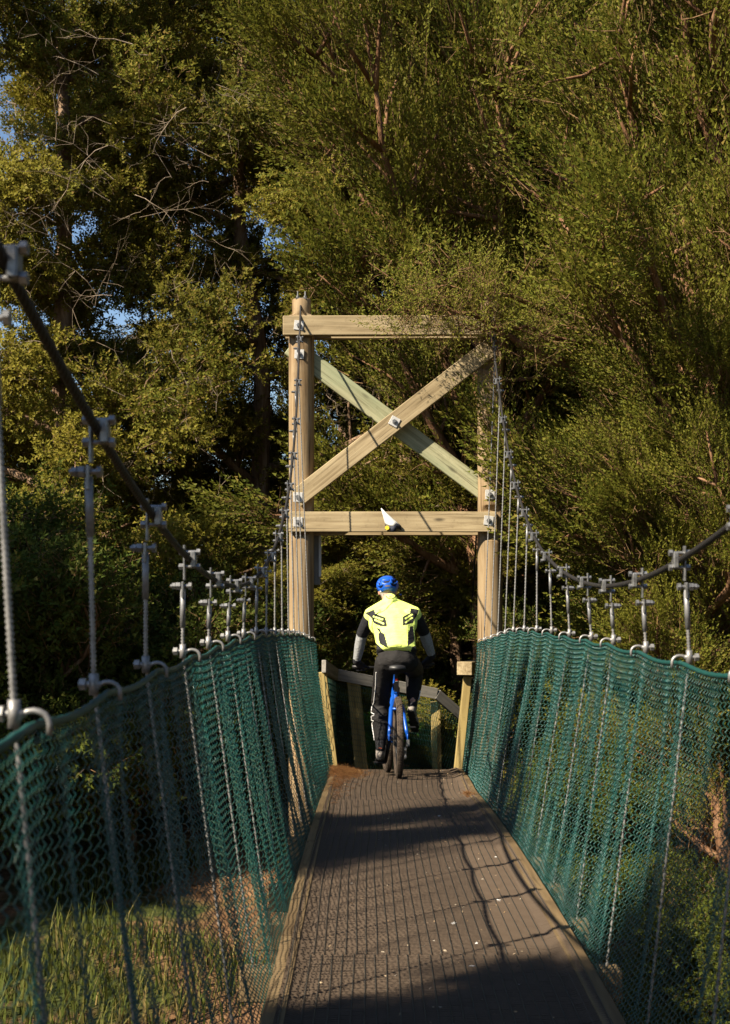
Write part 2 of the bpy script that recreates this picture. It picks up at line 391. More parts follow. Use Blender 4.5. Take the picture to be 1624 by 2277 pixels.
for xs in (XL, XR):                         # saddle bolts on the post tops
    mb = MB()
    for dx in (-.035, .04):
        mb.cyl((xs + dx - TL.x, -.05, zt(690) - TL.z), (xs + dx - TL.x, -.05, zt(650) - TL.z), .008, 8)
        mb.cyl((xs + dx - TL.x, -.05, zt(664) - TL.z), (xs + dx - TL.x, -.05, zt(660) - TL.z), .018, 6)
    mb.box((xs - TL.x, -.01, zt(667) - TL.z), (.11, .16, .012), bev=.003)
    mb.build('cable_saddle', M['galv'], tower)
mb = MB(); mb.box((0, 0, 0), (.026, .02, .46), bev=.004)
o = mb.build('sunlit_edge_strip', M['white'], tower); o.location = at(712, 1232, 13.06) - TL  # white strip stands in for the sunlit edge of a post behind
beam('batten', at(703, 1150, 13.1), at(703, 1300, 13.1), .09, .05, M['rail'], tower, TL)

# pennant wedged on the lower beam
pn = thing('pennant', at(873, 1168, YF - .06), 'small white pointed pennant with navy and yellow lower edge on the lower crossbeam', 'pennant')
PB = at(873, 1168, YF - .06)
tip = at(848, 1130, YF - .055) - PB
rows = []
for i in range(9):
    t = i / 8; l = Vector(tip).lerp(at(859, 1174, YF - .06) - PB, t); r = Vector(tip).lerp(at(898, 1173, YF - .06) - PB, t ** 1.05)
    row = []
    for j in range(9):
        s = j / 8; p = l.lerp(r, s); p.y -= .085 * math.sin(math.pi * s) * t + .012 * math.sin(s * 14) * t; p.z += .012 * math.sin(s * 9 + 1) * t
        row.append(p)
    rows.append(row)
mb = MB(); V = [p for r in rows for p in r]
mb.add(V, [(i * 9 + j, i * 9 + j + 1, (i + 1) * 9 + j + 1, (i + 1) * 9 + j) for i in range(7) for j in range(8)])
o = mb.build('cloth', M['white'], pn, smooth=True); sm = o.modifiers.new('t', 'SOLIDIFY'); sm.thickness = .004
mb = MB(); bot = rows[7]; low = [p + Vector((0, .0, -.05 + .012 * math.sin(k * 1.1))) for k, p in enumerate(bot)]
mb.add(bot + low, [(k, k + 1, 9 + k + 1, 9 + k) for k in range(8)])
o = mb.build('dark_hem', M['navy'], pn, smooth=True); sm = o.modifiers.new('t', 'SOLIDIFY'); sm.thickness = .006
mb = MB(); p = at(861, 1173, YF - .12) - PB; mb.tube([p, p + Vector((0, -.012, 0))], .022, 14); mb.build('yellow_badge', M['yellow'], pn)

# ------------------------------------------------------------------ suspension cables
YS = [y for y in np.arange(-1.5, 12.85, .1733)]
def cable(xf, label, sx):
    mb = MB(); pts = [(float(xf(y)), y, float(zcable(y))) for y in YS]
    xe = pts[-1][0]; ztop = zt(667) + .02
    pts += [(xe, 12.88, ztop), (xe, 12.98, ztop), (xe + sx * .05, 14.5, 2.6), (xe + sx * .2, 19.5, -1.6)]
    mb.tube(pts, .0100, 10); o = mb.build('suspension_cable', M['cable'], None, smooth=True)
    return tag(o, label, 'cable')
cable(xcl, 'thick dark wire rope sweeping up to the left tower post', -1)
cable(xcr, 'thick grey wire rope sweeping up to the right tower post', 1)

# ------------------------------------------------------------------ hangers
ORD = ['', 'first', 'second', 'third', 'fourth', 'fifth', 'sixth', 'seventh', 'eighth', 'ninth', 'tenth', 'eleventh', 'twelfth', 'thirteenth', 'fourteenth', 'fifteenth', 'sixteenth', 'seventeenth']
def clamp_meshes(s):
    mb = MB(); mb.box((-s * .016, 0, 0), (.020, .040, .058), bev=.004)     # saddle block on the inner side
    mb.box((s * .0165, 0, -.012), (.007, .028, .125), bev=.002)             # hanger strap on the outer side
    cl = mb.mesh('cable_clamp', M['galv'])
    mb = MB()
    for z in (.026, -.026):
        mb.cyl((-s * .04, 0, z), (s * .038, 0, z), .006, 8)
        mb.cyl((s * .021, 0, z), (s * .036, 0, z), .0125, 6); mb.cyl((-s * .040, 0, z), (-s * .027, 0, z), .0125, 6)
    bo = mb.mesh('clamp_bolt', M['galv'])
    mb = MB(); z = -.085
    mb.cyl((-s * .008, 0, z), (s * .060, 0, z), .006, 8); mb.cyl((s * .028, 0, z), (s * .042, 0, z), .013, 6); mb.cyl((s * .044, 0, z), (s * .054, 0, z), .011, 6)
    mb.cyl((-s * .008, 0, z), (s * .002, 0, z), .013, 6)
    mb.box((s * .020, 0, z - .012), (.008, .026, .052), bev=.002)
    lb = mb.mesh('link_bolt', M['galv'])
    return cl, bo, lb
CLM = {-1: clamp_meshes(-1), 1: clamp_meshes(1)}
def beaded(mb, p0, p1, r, per):
    p0, p1 = Vector(p0), Vector(p1); ln = (p1 - p0).length; k = max(3, int(ln / per * 2))
    mb.tube([p0.lerp(p1, i / k) for i in range(k + 1)], [r * (1.30 if i % 2 else .74) for i in range(k + 1)], 7)
def hanger(k, Y, s, xc, xr, zr, xd):
    c = Vector((float(xc(Y)), Y, float(zcable(Y)))); n_from = len(HY) - k
    side = 'left' if s < 0 else 'right'
    h = thing('hanger', c, 'galvanised rod hanger clamped to the %s cable, %s one out from the timber tower' % (side, ORD[n_from]), 'hanger', 'hangers along the %s cable' % side)
    cl, bo, lb = CLM[s]
    link('cable_clamp', cl, h).scale = (.9, .9, .9); link('clamp_bolt', bo, h).scale = (.88, .88, .9); link('link_bolt', lb, h)
    rp = Vector((float(xr(Y)), Y, float(zr(Y)))) - c
    top = Vector((s * .020, 0, -.095)); hook = rp + Vector((s * .030, 0, .014))
    d = hook - top; ln = d.length; sl = min(.125, ln * .6)
    mb = MB(); mb.tube([top, top + d * (sl / ln)], .0088, 8); mb.build('sleeve', M['sleeve'], h, smooth=True)
    per = .0095 * max(1, Y / 4.0)
    mb = MB(); beaded(mb, top + d * ((sl - .01) / ln), hook + Vector((0, 0, .01)), .0056, per)
    low = Vector((float(xd(Y)) + s * .085, Y, float(zdeck(Y)) - .10)) - c
    beaded(mb, hook, low, .0044, per * 2.2)
    mb.build('rod', M['hook'], h, smooth=True)
    pts = []
    for i in range(9):
        a = math.pi * (i / 8.0); pts.append(rp + Vector((s * .025 * math.cos(a), 0, .002 + .021 * math.sin(a))))
    pts.append(pts[-1] + Vector((0, 0, -.018)))
    mb = MB(); mb.tube([pts[0] + Vector((0, 0, -.02))] + pts, .0050, 8)
    mb.tube([hook + Vector((-s * .016, 0, .004)), hook + Vector((s * .032, 0, .004))], .0068, 8)
    mb.cyl(hook + Vector((0, 0, -.018)), hook + Vector((0, 0, .026)), .0105, 8)
    ro = mb.build('rope_hook', M['hook'], h, smooth=True)
    mb = MB(); mb.cyl(hook + Vector((s * .016, 0, .004)), hook + Vector((s * .029, 0, .004)), .0135, 6); mb.build('nut', M['hook'], ro)
for k, Y in enumerate(HY):
    hanger(k, Y, -1, xcl, xrl, zrl, xdl)
for k, Y in enumerate(HY):
    hanger(k, Y + .02, 1, xcr, xrr, zrr, xdr)

# ------------------------------------------------------------------ deck
deck = thing('bridge_deck', (.23, 6, 0), 'narrow timber walking deck of the bridge covered in dark wire grip mesh', 'bridge deck')
DB = Vector((.23, 6, 0))
Y = -1.2; pitch = .147; KW = .072
Ys = []
while Y < 13.3: Ys.append(Y); Y += pitch
for Y in Ys:
    y0, y1 = Y + .002, Y + pitch - .002; jit = random.uniform(-.0015, .0015)
    V = []
    for y in (y0, y1):
        zz = float(zdeck(y)) + jit; l, r = float(xdl(y)) + .012, float(xdr(y)) - .012
        for x, z in ((l, zz), (r, zz), (r, zz - .04), (l, zz - .04)): V.append((x - DB.x, y - (Y + pitch / 2), z))
    mb = MB(); mb.add(V, [(0, 1, 5, 4), (3, 7, 6, 2), (0, 3, 2, 1), (4, 5, 6, 7), (1, 2, 6, 5), (0, 4, 7, 3)])
    o = mb.build('plank', M['plank'], deck); o.location = (0, Y + pitch / 2 - DB.y, 0)
for s, xf in ((-1, xdl), (1, xdr)):
    y = -1.2
    while y < 13.2:
        y2 = min(y + 2.05, 13.3); ys = np.linspace(y + .004, y2 - .004, 7); V = []; yc = (y + y2) / 2; xc = float(xf(yc)); zc = float(zdeck(yc))
        for q in ys:
            xo = float(xf(q)); zz = float(zdeck(q)) + .022
            for x, z in ((xo, zz), (xo - s * KW, zz), (xo - s * KW, zz - .021), (xo, zz - .075)): V.append((q - yc, -(x - xc), z - zc))
        Fs = []
        for i in range(6):
            b = i * 4
            for j in range(4): Fs.append((b + j, b + (j + 1) % 4, b + 4 + (j + 1) % 4, b + 4 + j))
        Fs += [(3, 2, 1, 0), (24, 25, 26, 27)]
        mb = MB(); mb.add(V, Fs); o = mb.build('kerb_board', M['kerb'], deck)
        o.location = Vector((xc, yc, zc)) - DB; o.rotation_euler = (0, 0, math.pi / 2)
        bm = bmesh.new(); bm.from_mesh(o.data); bmesh.ops.recalc_face_normals(bm, faces=bm.faces); bm.to_mesh(o.data); bm.free()
        y = y2
for Y in HY:
    l, r = float(xdl(Y)) - .14, float(xdr(Y)) + .14
    mb = MB(); mb.box((0, 0, 0), (r - l, .09, .12), bev=.006); o = mb.build('joist', M['kerb'], deck)
    o.location = Vector(((l + r) / 2, Y, float(zdeck(Y)) - .104)) - DB
for x0 in (-.2, .66):
    for j, (a, b) in enumerate(((-1.2, 4.2), (4.2, 8.6), (8.6, 13.2))):
        mb = MB(); pts = np.linspace(a, b, 9)
        mb.tube([(x0 - DB.x, y - DB.y, float(zdeck(y)) - .215) for y in pts], .055, 4); mb.build('stringer', M['kerb'], deck)
# grip mesh: long wavy wires and fine cross wires
A, B, A2, B2 = [], [], [], []
yy = np.arange(2.6, 13.3, .085)
nl = 27
for sh in range(5):                                   # the mesh lies in overlapping sheets, their wires do not line up
    ya, yb = 2.6 + sh * 2.14, 2.6 + (sh + 1) * 2.14
    ys = np.arange(ya, yb + .01, .0856); so_x = RNG.uniform(-.012, .012)
    for i in range(nl):
        t = (i + .3) / (nl - .4); ph = i * 1.9 + sh
        wob = .0022 * np.sin(ys * 3.1 + ph) + .006 * np.sin(ys * .9 + .12 * i) + .007 * np.sin(ys * 1.7 + .4) + so_x * (0 < i < nl - 1)
        x = (xdl(ys) + KW - .03) + t * ((xdr(ys) - KW + .03) - (xdl(ys) + KW - .03)) + wob
        z = zdeck(ys) + .0095 + (.021 if i in (0, nl - 1) else 0)
        pts = np.stack([x, ys, z], 1); A.append(pts[:-1]); B.append(pts[1:])
V1, F1 = seg_tubes(np.concatenate(A) - np.array(DB), np.concatenate(B) - np.array(DB), .0017, n=4)
ky = 2.6
while ky < 13.25:
    n = 16; xs = np.linspace(float(xdl(ky)) + KW - .03, float(xdr(ky)) - KW + .03, n)
    ws = .003 * np.sin(xs * 60 + ky * 40) + .005 * np.sin(xs * 7 + ky * 3) + RNG.normal(0, .0008, n)
    e = np.minimum(xs - xs[0], xs[-1] - xs); z = zdeck(ky) + .004 + .021 * (e < .03)
    pts = np.stack([xs, ky + ws, z + 0 * xs], 1); A2.append(pts[:-1]); B2.append(pts[1:]); ky += .0175 * max(1.0, ky / 7.0)
V2, F2 = seg_tubes(np.concatenate(A2) - np.array(DB), np.concatenate(B2) - np.array(DB), .0040, n=4)
V2b = V2; F2q = F2
V, Fq = np_join([(V1, F1), (V2, F2q)])
o = link('grip_mesh', np_mesh('grip_mesh', V, Fq, [M['gripwire2'], M['gripwire']], mi=np.r_[np.zeros(len(F1)), np.ones(len(F2q))]), deck); o['kind'] = 'stuff'

# litter
def flakes(n, fx, fy, size, mat, name, label, parent=None, lift=.006, zf=None, curl=.5):
    x = fx(n); y = fy(n); z = (zdeck(y) if zf is None else zf(x, y)) + lift
    c = np.stack([x, y, z], 1); a = RNG.uniform(0, 6.28, n); s = size(n); asp = RNG.uniform(.3, .7, n)
    u = np.stack([np.cos(a), np.sin(a), RNG.normal(0, .15, n)], 1) * s[:, None]; w = np.stack([-np.sin(a), np.cos(a), RNG.normal(0, .2, n)], 1) * (s * asp)[:, None]
    lft = np.zeros((n, 3)); lft[:, 2] = s * curl * RNG.uniform(.1, 1, n)
    V = np.stack([c - u, c - w * .9 + lft, c + u + lft * .6, c + w], 1).reshape(-1, 3)
    Fq = np.arange(4 * n).reshape(-1, 4)
    o = link(name, np_mesh(name, V, Fq, mat)); return tag(o, label, 'leaf litter', kind='stuff')
M['flake'] = leafmat('pale_leaf_flakes', [(.45, .36, .24), (.30, .2, .1), (.55, .5, .4), (.7, .68, .62), (.35, .2, .09)], trans=.1, scale=2)
def fx(n): return RNG.uniform(-.25, .72, n) * 1 + .0
flakes(520, lambda n: np.clip(RNG.normal(.38, .28, n), -.24, .74), lambda n: RNG.uniform(3.8, 13.0, n), lambda n: RNG.uniform(.003, .010, n), M['flake'], 'fallen_leaf_specks', 'small pale leaf specks scattered over the dark deck mesh')
flakes(7, lambda n: RNG.uniform(.3, .7, n), lambda n: np.array([4.6, 5.2, 4.9, 6.6, 7.2, 8.1, 5.6]), lambda n: RNG.uniform(.012, .02, n), M['white'], 'white_petals', 'few larger white petals lying on the right half of the deck')
def heap(n, cx, cy, sx, sy, h, name, label, ln=.05):
    x = cx + np.abs(RNG.normal(0, sx, n)) * RNG.choice([1, 1, -.25], n); y = cy + RNG.normal(0, sy, n)
    e = np.exp(-((x - cx) / (sx * 1.2)) ** 2 - ((y - cy) / (sy * 1.2)) ** 2)
    z = zdeck(y) + .01 + RNG.uniform(0, 1, n) * h * e
    a = RNG.uniform(0, 6.28, n); d = np.stack([np.cos(a), np.sin(a), RNG.normal(0, .35, n)], 1); l = RNG.uniform(.4, 1, n) * ln
    A = np.stack([x, y, z], 1)
    V, Fq = seg_tubes(A, A + d * l[:, None], .0013, .0008, n=3)
    return tag(link(name, np_mesh(name, V, Fq, M['needle'])), label, 'leaf litter', kind='stuff')
heap(2600, -.29, 12.0, .11, .55, .07, 'needle_heap', 'heap of rusty brown dead needles in the far left corner of the deck', .075)
heap(500, -.28, 10.4, .05, .8, .03, 'needle_scatter', 'thin scatter of dead needles along the left kerb', .06)
heap(260, .72, 9.3, .04, .12, .03, 'needle_tuft', 'small tuft of rust red needles by the right kerb', .05)

# ------------------------------------------------------------------ safety nets
def hexnet(surf, nu, nv, r, amp):
    """surf(u, v) -> points for arrays (u in columns, v in rows); returns tubes of a hexagonal net"""
    i, j = np.meshgrid(np.arange(nv + 1), np.arange(nu + 1), indexing='ij')
    sgn = np.where((i + j) % 2 == 0, 1.0, -1.0)
    vv = i + sgn * amp
    Pn = surf(j.astype(float), np.clip(vv, 0, nv))
    a, b = Pn[:, :-1].reshape(-1, 3), Pn[:, 1:].reshape(-1, 3)
    dn = (i + j)[:-1] % 2 == 0
    c, d = Pn[:-1][dn], Pn[1:][dn]
    return (a, b), (c, d)
def side_net(s, xr, zr, xd, y0, y1, label):
    t = thing('safety_net', (float(xr(6)), 6, .5), label, 'safety net')
    base = np.array([float(xr(6)), 6, .5])
    pu, nv = .0145, 50
    nu = int((y1 - y0) / pu)
    jit = RNG.normal(0, .0026, (nv + 2, nu + 1)); jit2 = RNG.normal(0, .03, (nv + 2, nu + 1))
    def surf(j, v):
        Y = y0 + j * pu; vi = np.clip(v.round().astype(int), 0, nv + 1); ji = j.astype(int)
        Y = Y + jit[vi, ji]
        ph = (Y - 1.99) / .693; sag = .014 * np.sin(np.pi * (ph % 1.0)) ** 1.2
        w = np.clip((v + jit2[vi, ji]) / nv, 0, 1)
        zt_, zb_ = zr(Y) - sag - .004, zdeck(Y) - .045
        xt, xb = xr(Y), xd(Y) + s * .006
        z = zt_ + (zb_ - zt_) * w + .012 * np.sin(Y * 5.3 + w * 3) * np.sin(np.pi * w)
        mid = np.sin(np.pi * w ** .8)
        x = xt + (xb - xt) * w + s * mid * (.02 + .018 * np.sin(2 * np.pi * ph + 1.2 * w + .8 * np.sin(Y * .9)) + .012 * np.sin(2 * np.pi * ph * 2.3 + 2 + w) + .008 * np.sin(Y * 31 + 4 * w))
        return np.stack([x, Y, z], -1) - base
    (a, b), (c, d) = hexnet(surf, nu, nv, 0, .13)
    nrm = np.array([1.0, 0, 0])
    ka = np.clip((a[:, 1] + base[1]) / 5.5, .55, 1); kc = np.clip((c[:, 1] + base[1]) / 5.5, .55, 1)
    V1, F1 = seg_tubes(a, b, .0019 * ka, n=3)
    m_ = (c + d) / 2; m_[:, 0] -= s * .006
    V2, F2 = seg_tubes(c, m_, .0020 * kc, .0030 * kc, n=3, axis=np.array([1.0, 0, 0])); V3, F3 = seg_tubes(m_, d, .0030 * kc, .0020 * kc, n=3, axis=np.array([1.0, 0, 0]))
    V, Fq = np_join([(V1, F1), (V2, F2), (V3, F3)])
    o = link('net_mesh', np_mesh('net_mesh', V, Fq, [M['net'], M['net_knot']], mi=np.r_[np.ones(len(F1)), np.zeros(len(F2) + len(F3))]), t); o['kind'] = 'stuff'
    yv = np.arange(y0, y1 + .01, .04); ph = (yv - 1.99) / .693; sag = .014 * np.sin(np.pi * (ph % 1.0)) ** 1.2
    mb = MB(); mb.tube([(float(xr(q)) - base[0], q - base[1], float(zr(q)) - g - base[2]) for q, g in zip(yv, sag)], [.0075 * (1.15 if i % 2 else .9) for i in range(len(yv))], 8)
    mb.build('edge_rope', M['net_rope'], t, smooth=True)
    mb = MB(); mb.tube([(float(xd(q)) + s * .01 - base[0], q - base[1], float(zdeck(q)) - .05 - base[2]) for q in yv[::4]], .006, 6)
    mb.build('bottom_rope', M['net_rope'], t, smooth=True)
    return t
side_net(-1, xrl, zrl, xdl, 1.6, 12.86, 'green plastic mesh safety net hung along the left side of the deck')
side_net(1, xrr, zrr, xdr, 3.0, 12.86, 'green plastic mesh safety net hung along the right side of the deck')

# ------------------------------------------------------------------ far landing and handrail fence
zl = -1.25
land = thing('landing', (.4, 15, zl), 'lower timber landing beyond the end of the bridge deck', 'landing')
for k in range(24):
    mb = MB(); mb.box((0, 0, 0), (2.9, .145, .04), bev=.004); o = mb.build('plank', M['plank'], land); o.location = (.1, -1.62 + k * .15, -.02)
for x in (-.9, .4, 1.6):
    for y in (-1.4, 1.6):
        mb = MB(); mb.box((0, 0, 0), (.12, .12, 1.0), bev=.006); o = mb.build('support_post', M['kerb'], land); o.location = (x, y, -.545)
fence = thing('handrail_fence', (.2, 15, zl), 'weathered timber handrail with green netting bending round the landing behind the cyclist', 'handrail')
FB = Vector((.2, 15, zl))
def vbeam(name, p0, p1, h, th, mat, parent, base):
    p0, p1 = Vector(p0), Vector(p1); d = p1 - p0; x = d.normalized(); z = Vector((0, 0, 1)); y = z.cross(x).normalized(); z = x.cross(y)
    mb = MB(); mb.box((0, 0, 0), (d.length, th, h), bev=.005); o = mb.build(name, mat, parent)
    o.matrix_local = Matrix.Translation((p0 + p1) / 2 - Vector(base)) @ Matrix((x, y, z)).transposed().to_4x4(); return o
r0, r1, r2, r3 = at(722, 1482, 13.35), at(748, 1499, 14.5), at(971, 1542, 14.95), at(1030, 1594, 15.15)
def ext(a, b, e0=0, e1=0): d = (b - a).normalized(); return a - d * e0, b + d * e1
vbeam('rail', *ext(r0, r1, .05, .0), .135, .048, M['rail'], fence, FB)
vbeam('rail', *ext(r1, r2, -.005, .0), .128, .047, M['rail'], fence, FB)
vbeam('rail', *ext(r2, r3, -.005, .6), .12, .046, M['rail'], fence, FB)
def vpost(p_top, p_bot, w, d, mat, parent, base):
    p0, p1 = Vector(p_bot), Vector(p_top); dd = p1 - p0; x = dd.normalized(); y = Vector((0, 1, 0)); y = (y - x * y.dot(x)).normalized(); z = x.cross(y)
    mb = MB(); mb.box((0, 0, 0), (dd.length, d, w), bev=.004); o = mb.build('post', mat, parent)
    o.matrix_local = Matrix.Translation((p0 + p1) / 2 - Vector(base)) @ Matrix((x, y, z)).transposed().to_4x4(); return o
def dpost(ptop, Y, pbot, w=.10, d=.1): 
    a = at(*ptop, Y); b = at(*pbot, Y); return vpost(a, b + (b - a).normalized() * .25, w, d, M['post_sq'], fence, FB)
dpost((716, 1494), 13.42, (741, 1703))
dpost((787, 1515), 14.66, (803, 1700), .15)
dpost((857, 1525), 14.80, (862, 1690), .11)
dpost((968, 1560), 15.04, (972, 1710), .11)
stub = thing('rail_stub', at(1034, 1600, 13.6), 'pale leaning post with short sloping rail at the far right end of the deck', 'handrail')
SBs = at(1034, 1600, 13.6)
a = at(1040, 1503, 13.6); b = at(1019, 1706, 13.6); vpost(a, b + (b - a).normalized() * .3, .085, .10, M['post_sq'], stub, SBs)
vbeam('rail', at(1033, 1486, 13.45), at(1064, 1481, 14.4), .14, .16, M['beam'], stub, SBs)
def panel(corners, nu, nv, parent, base, name='netting', r=.0022, bulge=.02):
    a, b, c, d = [np.array(q) for q in corners]   # top0, top1, bot1, bot0
    def surf(j, v):
        s = (j / nu)[..., None]; w = (v / nv)[..., None]
        p = (a * (1 - s) + b * s) * (1 - w) + (d * (1 - s) + c * s) * w
        p[..., 1] += bulge * np.sin(s[..., 0] * 9 + w[..., 0] * 2) * np.sin(np.pi * w[..., 0]); return p - np.array(base)
    (e, f), (g, h) = hexnet(surf, nu, nv, 0, .16)
    V1, F1 = seg_tubes(e, f, r, n=3); V2, F2 = seg_tubes(g, h, r * 1.1, n=3)
    V, Fq = np_join([(V1, F1), (V2, F2)])
    o = link(name, np_mesh(name, V, Fq, [M['net'], M['net_knot']], mi=np.r_[np.zeros(len(F1)), np.ones(len(F2))]), parent); o['kind'] = 'stuff'
def dn(p, z): return Vector((p.x, p.y, z))
off = Vector((0, -.03, -.08))
panel((r0 + off, r1 + off, dn(r1, zl - .1) + off, dn(r0, zl - .1) + off + Vector((.11, 0, 0))), 80, 26, fence, FB)
panel((r1 + off + Vector((0, -.06, 0)), r2 + off + Vector((0, -.06, 0)), dn(r2, zl - .3) + off, dn(r1, zl - .1) + off), 120, 26, fence, FB)
r4 = r3 + (r3 - r2).normalized() * .6
panel((r2 + off, r4 + off, dn(r4, zl - 1.2) + off, dn(r2, zl - .3) + off), 60, 34, fence, FB)
a, b = at(1028, 1520, 13.7), at(1064, 1515, 14.4)
panel((a, b, dn(b, zl), dn(a, zl) + Vector((-.1, 0, 0))), 44, 26, stub, SBs)

# ------------------------------------------------------------------ bicycle
RY = 11.1
rc = Vector(((886.5 - CX) / F * RY, RY, float(zdeck(RY)) + .008))
slope = math.atan2(float(zdeck(RY + 1.12) - zdeck(RY)), 1.12)
bike = thing('mountain_bike', rc, 'blue mountain bike with wide dark tyres ridden towards the end of the deck', 'bicycle', rot=(slope, 0, math.radians(2.3)))
M['blue'] = nmat('blue_frame_paint', (.006, .072, .38), .3, .1, .5)
M['black'] = nmat('black_plastic', (.012, .012, .013), .45, 0, .4); M['blackmetal'] = nmat('black_metal', (.02, .02, .022), .4, .6, .5)
M['red'] = nmat('red_decal', (.55, .03, .02), .5); M['pale'] = nmat('white_decal', (.75, .74, .7), .5)
m = M['tyre'] = nmat('dusty_tyre', (.055, .042, .033), .9, 0, .15)
f = noise(m, objvec(m, (6, 6, 6)), 4, 5, .7); L(m, ramp(m, f, [(.35, (.035, .028, .023)), (.7, (.12, .09, .066))]), P(m).inputs['Base Color'])
WR = .353
def wheel(y, rot=0):
    mb = MB(); mb.torus((0, 0, 0), WR - .062, .011, nR=48, nr=6)
    mb.cyl((-.06, 0, 0), (.06, 0, 0), .02, 10)
    for k in range(28):
        a = 2 * math.pi * k / 28; sx = .04 if k % 2 else -.04; b = a + (.5 if (k // 2) % 2 else -.5)
        mb.cyl((sx, .02 * math.cos(b), .02 * math.sin(b)), (0, (WR - .07) * math.cos(a), (WR - .07) * math.sin(a)), .0012, 4)
    w = mb.build('wheel', M['blackmetal'], bike); w.location = (0, y, WR)
    mb = MB(); tr = .029; mb.torus((0, 0, 0), WR - tr - .004, tr, nR=64, nr=12)
    for k in range(84):
        a = 2 * math.pi * k / 84
        for q, off in ((-.6, .5), (-.2, 0), (.2, .25), (.6, .75)):
            aa = a + off * 2 * math.pi / 84; th = q * 1.15
            rr = WR - tr - .004 + (tr + .001) * math.cos(th); c = Vector(((tr + .001) * math.sin(th), rr * math.cos(aa), rr * math.sin(aa)))
            R3 = Matrix.Rotation(aa - math.pi / 2, 3, 'X') @ Matrix.Rotation(th, 3, 'Y') @ Matrix.Rotation(.5 if q > 0 else -.5, 3, 'Z')
            mb.box(c, (.009, .013, .006), R3)
    mb.build('tyre', M['tyre'], w)
    mb = MB(); mb.torus((-.045, 0, 0), .07, .012, nR=30, nr=4, sq=.12); mb.build('brake_disc', M['galv'], w)
    return w
wr = wheel(0); wf = wheel(1.14)
wf.rotation_euler = (0, 0, math.radians(3)); wf.location.x = -.035
mb = MB()
for k, r in enumerate((.062, .055, .048, .042, .036, .03)): mb.cyl((.026 + k * .004, 0, 0), (.0285 + k * .004, 0, 0), r, 18)
mb.build('cassette', M['galv'], wr)
BBp = Vector((0, .445, .325)); STt = Vector((0, .26, .80)); HTt = Vector((0, .80, .96)); HTb = Vector((0, .85, .83))
mb = MB()
mb.tube([BBp, BBp.lerp(STt, .5), STt], [.022, .02, .019], 12); mb.tube([STt + Vector((0, .0, -.05)), HTt + Vector((0, 0, -.03))], [.024, .026], 12)
mb.tube([BBp, BBp.lerp(HTb, .5) + Vector((0, .02, .0)), HTb], [.03, .036, .034], 12); mb.tube([HTb, HTt], .03, 12)
mb.tube([BBp + Vector((-.04, 0, 0)), BBp + Vector((.04, 0, 0))], .028, 14)
for s in (-1, 1):
    mb.tube([STt + Vector((s * .018, 0, -.12)), Vector((s * .052, .16, .60)), Vector((s * .072, .02, .42)), Vector((s * .082, .0, WR + .01))], [.016, .019, .018, .014], 10)
    mb.tube([BBp + Vector((s * .03, -.02, 0)), Vector((s * .062, .28, .34)), Vector((s * .078, .0, WR))], [.015, .016, .013], 10)
    mb.box((s * .08, 0, WR), (.012, .05, .06), bev=.004)
mb.tube([Vector((-.05, .155, .60)), Vector((.05, .155, .60))], .012, 8)
mb.build('frame', M['blue'], bike, smooth=True)
mb = MB(); sp1 = Vector((0, .15, .935)); mb.tube([STt, sp1], .0155, 12); seatpost = mb.build('seat_post', M['black'], bike, smooth=True)
mb = MB(); mb.box((0, .205, .80), (.04, .02, .10), Matrix.Rotation(.42, 3, 'X')); mb.build('shock_body', M['black'], bike)
for k, mt in enumerate(('red', 'pale', 'red', 'pale', 'red')):
    mb = MB(); mb.box((0, .186 - k * .0098 + .028, .772 + k * .0215), (.022, .004, .017), Matrix.Rotation(.42, 3, 'X')); mb.build('decal', M[mt], seatpost)
mb = MB()                                  # saddle
V = []; Fs = []
prof = [(-.10, .075, .0), (-.06, .078, .012), (0, .062, .016), (.06, .035, .012), (.12, .022, .008), (.17, .018, .0)]
for (y, w, z) in prof:
    for j in range(9):
        t = math.pi * j / 8; V.append((w * math.cos(t), .125 + y, .955 + z + .026 * math.sin(t) - (.02 if j in (0, 8) else 0)))
for i in range(5):
    for j in range(8): Fs.append((i * 9 + j, i * 9 + j + 1, (i + 1) * 9 + j + 1, (i + 1) * 9 + j))
Fs += [tuple(range(8, -1, -1)), tuple(range(45, 54))]
for i in range(5): Fs.append((i * 9, (i + 1) * 9, (i + 1) * 9 + 8, i * 9 + 8))
mb.add(V, Fs); mb.cyl((-.022, .05, .945), (-.022, .20, .945), .004, 6); mb.cyl((.022, .05, .945), (.022, .20, .945), .004, 6); mb.box((0, .15, .938), (.05, .04, .02))
mb.build('saddle', M['black'], bike, smooth=True)
mb = MB()
for s in (-1, 1):
    mb.tube([(s * .062 - .01, .83, .80), (s * .062 - .035 * .5, .98, .55)], .019, 10); mb.tube([(s * .062 - .015, .97, .57), (s * .06 - .035, 1.14, WR)], .022, 10)
mb.box((-.012, .835, .80), (.15, .06, .035), bev=.008); mb.build('fork', M['blackmetal'], bike, smooth=True)
GL = c2(452, 1150, 12.0); GR = c2(1068, 1128, 12.02)       # grips as seen
bikeM = Matrix.Translation(rc) @ bike.rotation_euler.to_matrix().to_4x4(); bi = bikeM.inverted()
gl, gr = bi @ GL, bi @ GR; hb = (gl + gr) / 2 + Vector((0, .04, -.01))
mb = MB(); mb.tube([gl, gl.lerp(hb, .45) + Vector((0, .03, -.005)), hb, gr.lerp(hb, .45) + Vector((0, .03, -.005)), gr], .0125, 10)
mb.tube([hb, HTt + Vector((0, 0, .01))], .02, 10); mb.build('handlebar', M['blackmetal'], bike, smooth=True)
